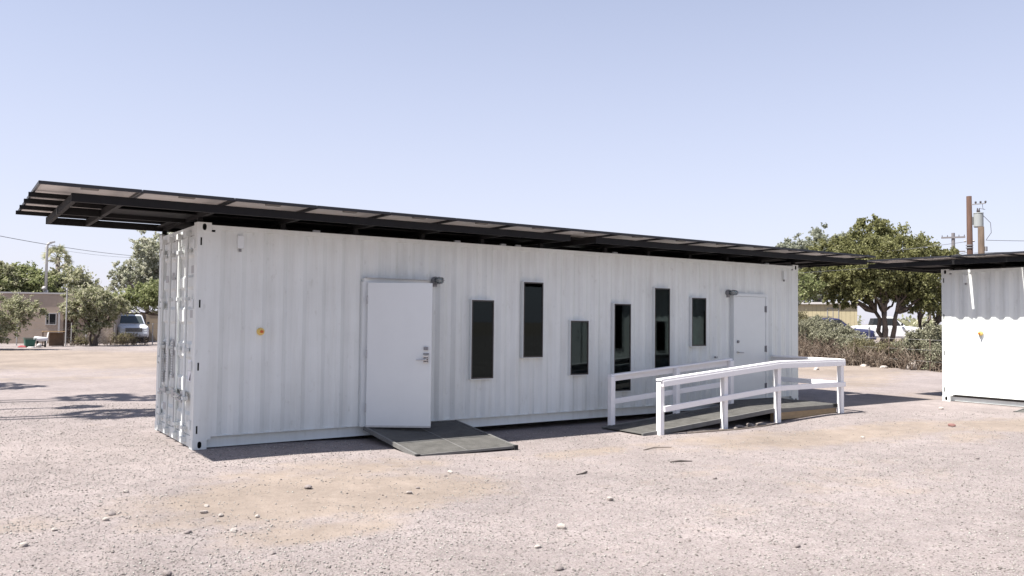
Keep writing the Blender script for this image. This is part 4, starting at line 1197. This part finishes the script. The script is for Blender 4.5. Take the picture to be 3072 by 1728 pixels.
tree("pale_tree", "pale silvery tree far behind the canopy, left of the olive tree", (54.8, 29.2, 0),
     [(54.6, 29.4, 7.8, 1.9, 1.6, 1.7), (53.1, 31.4, 7.2, 1.5, 1.3, 1.1), (55.7, 27.8, 7.7, 1.2, 1.1, 1.3), (54.4, 29.5, 5.4, 3.0, 2.2, 1.7)], 34000, 0.11, L_PALE, 73, 0.22, fork=3.0, nlimb=40, bark=BARKG, group="trees right of the container", nsub=110, sub=0.24, hollow=0.3)
tree("mesquite_tree", "bright green tree just right of the long container's end wall", (33.6, 18.0, 0),
     [(33.3, 18.1, 3.3, 1.7, 1.4, 1.1), (34.4, 16.5, 3.6, 1.2, 1.0, 0.9), (33.4, 17.9, 2.3, 1.4, 1.1, 0.8)], 20000, 0.075, L_BRIGHT, 74, 0.12, fork=1.4, nlimb=20, stems=2, group="trees right of the container", nsub=90)

HB = "bushes along the right fence"
bush("desert_bush", "olive brown bush directly behind the long container's right end", (31.4, 14.2, 0), [(31.4, 14.2, 1.2, 1.4, 0.8, 0.6), (32.0, 14.8, 1.75, 0.9, 0.7, 0.4)], 20000, 0.038, L_OLIVE, 81, 240, HB, 1.6, 1.5)
bush("desert_bush", "tall grey green bush left of the white lamp glints in the hedge", (30.3, 12.2, 0), [(30.3, 12.4, 1.45, 1.2, 0.8, 0.45), (29.7, 11.4, 1.25, 0.9, 0.7, 0.38)], 24000, 0.036, L_SAGE, 82, 260, HB, 1.5, 1.35)
bush("desert_bush", "bushy thicket with bare grey stems below the dark blue car", (29.2, 10.4, 0), [(29.5, 10.8, 1.15, 1.1, 0.8, 0.4), (28.9, 9.6, 0.85, 0.9, 0.7, 0.34)], 19000, 0.036, L_SAGE, 83, 300, HB, 1.5, 1.15)
bush("desert_bush", "low thin dry thicket in the middle of the right hedge", (28.3, 8.6, 0), [(28.3, 8.6, 0.75, 1.0, 0.6, 0.25)], 5000, 0.036, L_OLIVE, 84, 330, HB, 1.6, 0.95)
bush("desert_bush", "low brownish thicket left of the white boulder", (27.9, 7.2, 0), [(27.9, 7.2, 0.75, 0.8, 0.5, 0.25)], 5000, 0.036, L_OLIVE, 85, 300, HB, 1.3, 0.95)
bush("desert_bush", "large sage green bush beside the right container, behind the white boulder", (27.6, 5.7, 0), [(27.9, 6.0, 0.95, 1.2, 0.8, 0.45), (27.3, 5.0, 1.2, 0.9, 0.8, 0.5), (27.2, 4.8, 0.7, 0.9, 0.6, 0.45)], 34000, 0.038, L_SAGE, 86, 240, HB, 1.4, 1.1, nsub=70)
bush("desert_bush", "dark low bush tucked against the right container's corner", (26.9, 4.4, 0), [(26.9, 4.4, 0.55, 0.9, 0.6, 0.5)], 10000, 0.036, L_SAGE, 87, 180, HB, 1.0, 0.8)
wire_fence("wire_fence", "thin wire fence with steel stakes running in front of the right hedge", [(31.6, 14.6), (29.9, 11.8), (28.1, 9.0), (27.2, 7.0), (26.3, 4.9), (25.6, 3.2)], 1.15, (0.3, 0.65, 0.97), 0.005, 0.022, BROWNP, False)

def tree_belt():
    """far off scrubby trees closing the horizon behind the yard"""
    r = np.random.default_rng(91); c = []
    for k in range(150):
        a = math.radians(r.uniform(-25, 95)); D = r.uniform(88, 125)
        x, y = CAM.x + D * math.sin(a), CAM.y + D * math.cos(a)
        h = r.uniform(0.9, 1.55); w = r.uniform(2.0, 4.0)
        n = 420
        g = r.normal(size=(n, 3)); g /= np.linalg.norm(g, axis=1)[:, None]
        c.append(np.array([x, y, h]) + g * (r.random(n) ** 0.4)[:, None] * np.array([w, w, h]) * r.uniform(0.7, 1.15, (n, 1)))
    c = np.concatenate(c); c = c[c[:, 2] > 0.05]
    o = leaves_obj("tree_belt", c, 0.26, L_MES, None, seed=92)
    tag(o, "far off belt of scrubby green trees along the horizon", kind="stuff")
tree_belt()

YEL = mat("cream_boards", (0.3465, 0.3015, 0.1935), 0.85, var=0.06, vscale=3)
SIDEW = mat("shaded_side", (0.20, 0.17, 0.15), 0.9, var=0.06)  # shade on the house's side wall put into a darker grey-brown
def yellow_house():
    a = math.atan2(25.94 - 28.11, 54.52 - 53.07)
    root = thing("house", "cream yellow boarded house seen under the olive tree", "house", (53.07, 28.11, 0), a)
    L = 2.61
    m = MB(); m.box(-6, 0.03, -0.1, L - 0.02, 6, 3.1); m.build("wall", SIDEW, root)
    n = 30; x = -6.0
    while x < L - 0.01:
        w = min(0.30, L - x); MB().box(x + 0.006, 0.0, 0.1, x + w - 0.006, 0.029, 3.1).build("board", YEL, root); x += 0.30
    m = MB(); m.box(-6.2, -0.25, 3.101, L + 0.25, 6.2, 3.26); m.build("roof", FRAMEW, root)
    x0, x1 = 0.46, 1.30
    m = MB(); m.ring(x0, 1.7, x1, 2.82, -0.04, -0.001, 0.05); w = m.build("window", GREYMETAL, root)
    MB().box((x0 + x1) / 2 - 0.02, -0.035, 1.75, (x0 + x1) / 2 + 0.02, -0.012, 2.77).build("glazing_bar", GREYMETAL, w)
    MB().box(x0 + 0.05, -0.011, 1.75, x1 - 0.05, -0.004, 2.77).build("pane", YEL, w)
yellow_house()
car("dark navy car parked behind the hedge under the olive tree", (44.6, 21.2, 0.25), math.atan2(-1.6, 1.0), NAVY, "cars behind the hedge")
car("white pickup parked beyond the olive trunk, right of the navy car", (50.6, 21.2, 0.4), math.atan2(-1.0, 0.9), CWHITE, "cars behind the hedge", pickup=True)
car("white car showing only its roof above the hedge, next to the long container's end", (38.3, 19.4, 0.0), math.atan2(-1.0, 0.8), CWHITE, "cars behind the hedge")
r_ = thing("bollard", "white post standing in front of the olive tree trunk", "bollard", (42.3, 17.3, 0))
MB().tube([(0, 0, -0.1), (0, 0, 1.45)], 0.055, 10).build("shaft", CWHITE, r_); MB().tube([(0, 0, 1.45), (0, 0, 1.50)], [0.055, 0.02], 10).build("cap", CWHITE, r_)

WOODP = mat("utility_pole_wood", (0.0684, 0.0378, 0.0270), 0.9, var=0.3, vscale=6, stretch=(2, 2, 0.15), bump=0.4)
WOODT = mat("weathered_pole_wood", (0.0837, 0.0594, 0.0432), 0.9, var=0.25, vscale=8, stretch=(2, 2, 0.3), bump=0.5)
WOODG = mat("far_pole_wood", (0.16, 0.15, 0.155), 0.9)
INSUL = mat("insulator", (0.06, 0.05, 0.05), 0.3)
TRANSF = mat("transformer_paint", (0.2695, 0.2842, 0.2793), 0.4)
def pole1():
    root = thing("utility_pole", "tall reddish brown utility pole carrying a grey transformer", "utility pole", (40.35, 10.5, 0), 0, "utility poles at the right")
    MB().tube([(0.03, 0, -0.2), (0.02, -0.02, 4), (0, 0, 8.22)], [0.17, 0.150, 0.125], 12).build("shaft", WOODP, root, smooth=True)
    dx, dy = 0.566, -0.824        # to the right as seen from the yard
    dx, dy = 0.30, -0.95
    c = (dx * 0.42, dy * 0.42)
    t = MB().tube([(c[0], c[1], 6.60), (c[0], c[1], 6.64), (c[0], c[1], 7.26), (c[0], c[1], 7.30)], [0.20, 0.225, 0.225, 0.20], 20).build("transformer", TRANSF, root, smooth=False)
    MB().tube([(c[0], c[1], 7.301), (c[0], c[1], 7.34)], [0.24, 0.23], 20).build("lid", TRANSF, t)
    for k in (-0.1, 0.08):
        MB().tube([(c[0] + k, c[1], 7.341), (c[0] + k, c[1], 7.42), (c[0] + k, c[1], 7.58)], [0.035, 0.045, 0.02], 8).build("bushing", INSUL, t)
    MB().box(0.02, -0.16, 6.75, 0.14, -0.10, 7.15).build("hanger", GREYMETAL, root)
    a = (dx * 0.75, dy * 0.75)
    m = MB(); m.bar((0, -0.08, 7.78), (a[0], a[1], 7.80), 0.05, 0.05); m.build("bracket", GREYMETAL, root)
    for f in (0.30, 0.52, 0.74):
        MB().tube([(dx * f, dy * f, 7.82), (dx * f, dy * f, 7.86), (dx * f, dy * f, 7.93)], [0.03, 0.055, 0.04], 8).build("insulator", INSUL, root)
    m = MB(); m.tube([(dx * 0.60, dy * 0.60, 7.78), (dx * 0.62, dy * 0.62, 7.55), (dx * 0.72, dy * 0.72, 7.48), (c[0] + 0.08, c[1], 7.58)], 0.012, 5, cap=False); m.build("fuse_lead", INSUL, root)
    for s in (-1, 1):
        MB().tube([(dx * 0.16 * s, dy * 0.16 * s, 5.92), (dx * 0.24 * s, dy * 0.24 * s, 5.92)], 0.045, 8).build("insulator", INSUL, root)
    m = MB(); m.tube([(c[0] + dx * 0.2, c[1] + dy * 0.2, 7.2), (dx * 0.95, dy * 0.95, 6.8), (dx * 0.98, dy * 0.98, 6.3), (dx * 0.75, dy * 0.75, 5.95)], 0.014, 5, cap=False); m.build("drop_cable", INSUL, root)
    for z in (5.55, 5.68): MB().tube([(0, 0, z), (0, 0, z + 0.05)], 0.172, 12).build("band", GREYMETAL, root)
pole1()
r_ = thing("utility_pole", "short cut off wooden pole right of the pole with the transformer", "utility pole", (34.28, 6.98, 0), 0, "utility poles at the right")
MB().tube([(0.06, 0, -0.2), (0.03, 0, 3), (0, 0, 5.91)], [0.155, 0.14, 0.125], 12).build("shaft", WOODT, r_, smooth=True)
MB().box(0.05, -0.19, 4.85, 0.16, -0.12, 5.05).build("meter", GREYMETAL, r_)
r_ = thing("utility_pole", "distant grey utility pole with two crossarms beside the olive tree", "utility pole", (95.07, 39.65, 0), math.atan2(38.91 - 40.2, 95.45 - 94.78), "utility poles at the right")
MB().tube([(0, 0, -0.2), (0, 0, 12.4)], [0.26, 0.19], 10).build("shaft", WOODG, r_)
MB().box(-1.25, -0.28, 11.75, 1.25, -0.2, 11.95).build("crossarm", WOODG, r_)
MB().box(-1.0, -0.28, 10.1, 1.25, -0.2, 10.25).build("crossarm", WOODG, r_)
for x in (-1.15, -0.6, 0.6, 1.15): MB().tube([(x, -0.24, 11.951), (x, -0.24, 12.15)], [0.05, 0.03], 6).build("insulator", INSUL, r_)

WIRE = mat("power_cable", (0.06, 0.06, 0.065), 0.6)
def cable(label, a, b, sag, rad, group):
    a = V(a); b = V(b); m = MB(); n = 16
    m.tube([a + (b - a) * (i / n) - V((0, 0, sag * 4 * (i / n) * (1 - i / n))) for i in range(n + 1)], rad, 5, cap=False)
    return tag(m.build("power_line", WIRE), label, "power line", group)
GW = "overhead power lines"
cable("dark overhead line sloping down across the sky at far left", (-4.5, 22.0, 4.95), (8.8, 50.3, 5.75), 0.25, 0.013, GW)
cable("faint thin line above the trees between the lamp pole and the tall grey green tree", (3.2, 54.4, 6.3), (10.2, 57.2, 6.1), 0.15, 0.008, GW)
cable("line running left from the transformer pole over the olive tree", (40.30, 10.62, 5.90), (37.6, 17.0, 5.3), 0.05, 0.013, GW)
cable("upper line leaving the transformer pole to the right edge", (40.56, 9.8, 5.93), (43.5, 2.0, 5.75), 0.12, 0.013, GW)
cable("lower line leaving the transformer pole to the right edge", (40.40, 10.3, 5.30), (43.4, 2.0, 4.9), -0.1, 0.013, GW)
cable("low line sloping down left of the transformer pole towards the tree", (40.30, 10.6, 5.35), (38.8, 14.2, 4.7), 0.06, 0.012, GW)
cable("pale line crossing in front of the olive tree under the canopy tips", (21.5, 27.0, 3.3), (33.3, 5.6, 4.45), 0.15, 0.010, GW)

# ------------------------------------------------------------------ stones
CONC = mat("concrete_bits", (0.2108, 0.1860, 0.1705), 0.9, var=0.2, vscale=20, bump=0.5, bscale=60)
STONEW = mat("pale_stone", (0.4027, 0.3596, 0.3272), 0.9, var=0.14, vscale=25, bump=0.5, bscale=90)
STONEG = mat("grey_stone", (0.2353, 0.2032, 0.1925), 0.9, var=0.2, vscale=25, bump=0.5, bscale=90)
STONER = mat("red_stone", (0.2160, 0.1140, 0.0990), 0.9, var=0.15, vscale=25, bump=0.5, bscale=90)
def stone_mesh(seed, m_, sub=2):
    r = np.random.default_rng(seed); bm = bmesh.new(); bmesh.ops.create_icosphere(bm, subdivisions=sub, radius=0.5)
    cuts = [(V(tuple(d / np.linalg.norm(d))), r.uniform(0.26, 0.42)) for d in r.normal(size=(7, 3))]
    for v in bm.verts:
        for n, h in cuts:
            k = v.co.dot(n) - h
            if k > 0: v.co -= n * k * 0.9
        v.co.x *= 1.15; v.co.z *= 0.72
    me = bpy.data.meshes.new("stone"); bm.to_mesh(me); bm.free(); me.materials.append(m_); return me
SM = {"w": [stone_mesh(k, STONEW) for k in range(4)], "g": [stone_mesh(k + 9, STONEG) for k in range(4)], "r": [stone_mesh(30, STONER)]}
STONES = [(-0.73, -3.52, 0.062, "w", "taller pale stone in the small cluster of rocks left of centre"), (-0.65, -3.30, 0.046, "w", "small flat pale stone at the back of the left foreground rock cluster"),
 (-0.64, -3.71, 0.052, "w", "pale stone at the right end of the left foreground rock cluster"), (-1.47, -3.35, 0.052, "w", "white round stone below a grey one on the left gravel"),
 (-1.40, -3.16, 0.058, "g", "grey stone just above a white round one on the left gravel"), (-1.14, -2.29, 0.055, "w", "lone pale stone on gravel nearest the container's left corner"),
 (-0.69, -4.26, 0.052, "w", "angular white stone at the lower edge of the tan dirt patch"), (-2.09, -3.87, 0.058, "w", "pale oval stone close to the left edge of the picture"),
 (-1.37, -5.15, 0.066, "g", "dark grey stone at the bottom edge, left of centre"), (0.38, -3.04, 0.075, "g", "flat long stone in the tan dirt in front of the metal ramp"),
 (-1.86, -3.48, 0.046, "w", "small pale pebble left of the white round stone"), (-0.64, -5.05, 0.042, "g", "small dark stone in the lower left gravel"),
 (-1.00, -4.12, 0.050, "g", "flat grey stone under the rock cluster, at the dirt edge"), (-0.39, -3.91, 0.044, "w", "small stone alone in the tan dirt right of the rock cluster"),
 (2.09, -2.88, 0.055, "w", "pale stone in front of the metal ramp, right of its corner"), (1.93, -3.05, 0.034, "g", "little dark stone touching the pale one before the metal ramp"),
 (1.13, -3.74, 0.066, "w", "bright oval stone centre left in the foreground gravel"), (1.32, -3.56, 0.036, "g", "small dark stone behind the bright oval stone"),
 (1.59, -5.54, 0.072, "w", "largest round white stone in the middle of the foreground"), (2.65, -4.93, 0.072, "w", "wedge shaped pale stone right of centre in the foreground"),
 (1.07, -5.92, 0.052, "w", "low pale stone below the largest round white stone"), (0.86, -6.45, 0.062, "g", "dark flat stone at the bottom edge near the centre"),
 (11.12, -3.76, 0.105, "r", "reddish stone on the gravel in front of the second container"), (8.99, -3.51, 0.058, "w", "white pebble in the dirt right of the landing"),
 (8.27, -5.56, 0.058, "g", "dark stone alone in the gravel at right"), (4.41, -4.66, 0.056, "g", "flat dark stone in the gravel right of the wedge shaped one"),
 (2.72, -6.97, 0.052, "g", "dark flat chip low in the right foreground gravel"), (13.69, -2.21, 0.085, "w", "white pebble near the second container's left corner")]
for i, (x, y, w, k, lab) in enumerate(STONES):
    me = SM[k][i % len(SM[k])]
    o = bpy.data.objects.new("stone", me); COL.objects.link(o)
    w *= 1.15; o.location = (x, y, ground_z(x, y) + w * 0.17); o.scale = (w, w * rng.uniform(0.75, 1.0), w * rng.uniform(0.7, 1.0)); o.rotation_euler = (rng.uniform(-.2, .2), rng.uniform(-.2, .2), rng.uniform(0, 6.28))
    tag(o, lab, "stone", "stones on the gravel yard")
for (x, y, w, dz, lab) in ((27.9, 6.2, 1.0, 0.12, "large white boulder in front of the sage bush at the right hedge"), (27.4, 7.1, 0.45, 0.03, "small white rock on dry ground left of the boulder"), (24.0, 7.6, 0.36, 0.03, "pair sized pale rock in the yard beyond the landing rail"), (28.0, 8.3, 0.5, 0.0, "flat reddish rock at the foot of the dry thicket")):
    o = bpy.data.objects.new("boulder" if w > 1 else "rock", SM["w"][2 if w > 1 else 1]); COL.objects.link(o)
    o.location = (x - 1.5 if w > 1 else x - 0.9, y - 0.55 if w > 1 else y - 0.3, dz); o.scale = (w, w * 0.6, w * (0.75 if w > 1 else 0.5)); o.rotation_euler = (0, 0, rng.uniform(0, 1)); tag(o, lab, "boulder" if w > 1 else "rock", None if w > 1 else "rocks by the right hedge")

# broken concrete and twigs lying under the long ramp
SM["c"] = [stone_mesh(50 + k, CONC) for k in range(3)]
for i, (x, y, w, lab) in enumerate(((8.42, -1.62, 0.20, "flat broken concrete chunk right of the second front railing post"), (8.72, -1.60, 0.24, "largest broken concrete slab under the long ramp"), (9.02, -1.57, 0.22, "concrete chunk next to the landing's first post"), (8.2, -1.72, 0.13, "small concrete chip at the foot of the second front railing post"), (7.86, -1.70, 0.12, "concrete chip left of the second front railing post"))):
    o = bpy.data.objects.new("concrete_chunk", SM["c"][i % 3]); COL.objects.link(o); o.location = (x, y, ground_z(x, y) + 0.02); o.scale = (w, w * 0.7, w * 0.45); o.rotation_euler = (0, 0, i * 1.3); tag(o, lab, "concrete chunk", "concrete pieces under the long ramp")
STICK = mat("dry_stick", (0.1800, 0.1500, 0.1260), 0.9, var=0.2)
DSTICK = mat("dark_stick", (0.0780, 0.0660, 0.0600), 0.9, var=0.2)
def stick(label, pts, rad, m_):
    m = MB(); m.tube([(x, y, ground_z(x, y) + z) for x, y, z in pts], rad, 5); tag(m.build("stick", m_), label, "stick", "sticks on the ground")
stick("long pale stick lying along the front edge of the long ramp", [(7.1, -1.70, 0.01), (7.7, -1.74, 0.015), (8.2, -1.78, 0.01), (9.3, -1.70, 0.012)], [0.012, 0.015, 0.013, 0.006], STICK)
stick("bent stick under the front railing near its lowest post", [(7.2, -1.60, 0.02), (7.5, -1.64, 0.03), (7.95, -1.66, 0.01)], [0.008, 0.011, 0.006], STICK)
stick("dark twig on the gravel in front of the front railing", [(4.90, -3.50, 0.008), (5.05, -3.52, 0.014), (5.20, -3.58, 0.006)], [0.010, 0.012, 0.006], DSTICK)
stick("short dark twig in the gravel right of the metal ramp", [(3.30, -3.62, 0.006), (3.42, -3.60, 0.012), (3.50, -3.56, 0.016)], [0.006, 0.010, 0.012], DSTICK)
stick("curved pale twig in the dirt patch before the front railing", [(5.35, -2.55, 0.006), (5.6, -2.5, 0.016), (5.85, -2.58, 0.008)], [0.007, 0.009, 0.005], STICK)

# loose gravel in front of the camera: real little stones, uncountable
def gravel():
    r = np.random.default_rng(5)
    N = 150000
    f = np.array(CAM_FWD2); s = np.array([f[1], -f[0]])
    d = 4.9 * np.exp(r.random(N) * math.log(16.0 / 4.9))
    lat = (r.random(N) * 2 - 1) * (d * 0.66 + 0.4)
    x = CAM.x + f[0] * d + s[0] * lat; y = CAM.y + f[1] * d + s[1] * lat
    keep = ~((x > -0.1) & (x < 12.3) & (y > -0.05) & (y < 2.4))
    dirt = np.zeros(N)
    for cx, cy, rx, ry in ((0.5, -3.35, 1.9, 1.1), (-0.2, -4.6, 0.9, 0.35), (1.0, -2.2, 1.6, 0.7), (9.0, -3.2, 3.0, 0.8), (12.5, -4.2, 2.5, 0.9), (7.2, -2.4, 2.0, 0.5)):
        dirt = np.maximum(dirt, np.exp(-(((x - cx) / rx) ** 2 + ((y - cy) / ry) ** 2) ** 1.5))
    patch = 0.5 + 0.5 * np.sin(1.7 * x + 2.1 * np.sin(1.1 * y)) * np.sin(2.3 * y + 1.3 * np.sin(0.9 * x))
    keep &= r.random(N) > dirt * 0.85
    keep &= r.random(N) < 0.45 + 0.55 * patch
    keep &= ~((x > 2.2) & (x < 3.95) & (y > -1.7) & (y < 0)) & ~((x > 6.2) & (x < 11.4) & (y > -1.6) & (y < 0))
    x, y, d = x[keep], y[keep], d[keep]; n = len(x)
    z = np.array([ground_z(a, b) for a, b in zip(x, y)])
    size = 0.0040 * np.exp(r.normal(size=n) * 0.45) * (1 + 0.03 * d)
    size = np.clip(size, 0.002, 0.013)
    base = np.array([(1, 0, 0), (0, 1, 0), (-1, 0, 0), (0, -1, 0), (0, 0, 0.8), (0, 0, -0.6)])
    co = base[None] * size[:, None, None] * r.uniform(0.55, 1.3, (n, 6, 1))
    a = r.random(n) * 6.283; ca, sa = np.cos(a), np.sin(a)
    t = r.normal(size=n) * 0.4; ct, st = np.cos(t), np.sin(t)
    X = co[..., 0]; Y = co[..., 1]; Z = co[..., 2]
    X, Z = X * ct[:, None] - Z * st[:, None], X * st[:, None] + Z * ct[:, None]
    X, Y = X * ca[:, None] - Y * sa[:, None], X * sa[:, None] + Y * ca[:, None]
    co = np.stack([X + x[:, None], Y + y[:, None], Z + (z + size * 0.25)[:, None]], -1).reshape(-1, 3)
    fc = np.array([(0, 1, 4), (1, 2, 4), (2, 3, 4), (3, 0, 4), (1, 0, 5), (2, 1, 5), (3, 2, 5), (0, 3, 5)])
    F = (fc[None] + (np.arange(n) * 6)[:, None, None]).reshape(-1)
    me = bpy.data.meshes.new("gravel")
    me.vertices.add(len(co)); me.vertices.foreach_set("co", co.astype(np.float32).ravel())
    me.loops.add(len(F)); me.loops.foreach_set("vertex_index", F.astype(np.int32))
    me.polygons.add(len(F) // 3); me.polygons.foreach_set("loop_start", np.arange(0, len(F), 3))
    me.update(calc_edges=True)
    me.materials.append(island_mat("gravel_stones", [(0.1299, 0.1143, 0.1056), (0.2081, 0.1904, 0.1767), (0.2503, 0.2319, 0.2145), (0.2860, 0.2666, 0.2473), (0.3641, 0.3531, 0.3232)]))
    o = bpy.data.objects.new("gravel", me); COL.objects.link(o)
    tag(o, "loose pinkish gravel scattered over the yard", kind='stuff')
CAM_FWD2 = V((_fwd.x, _fwd.y)).normalized()
gravel()
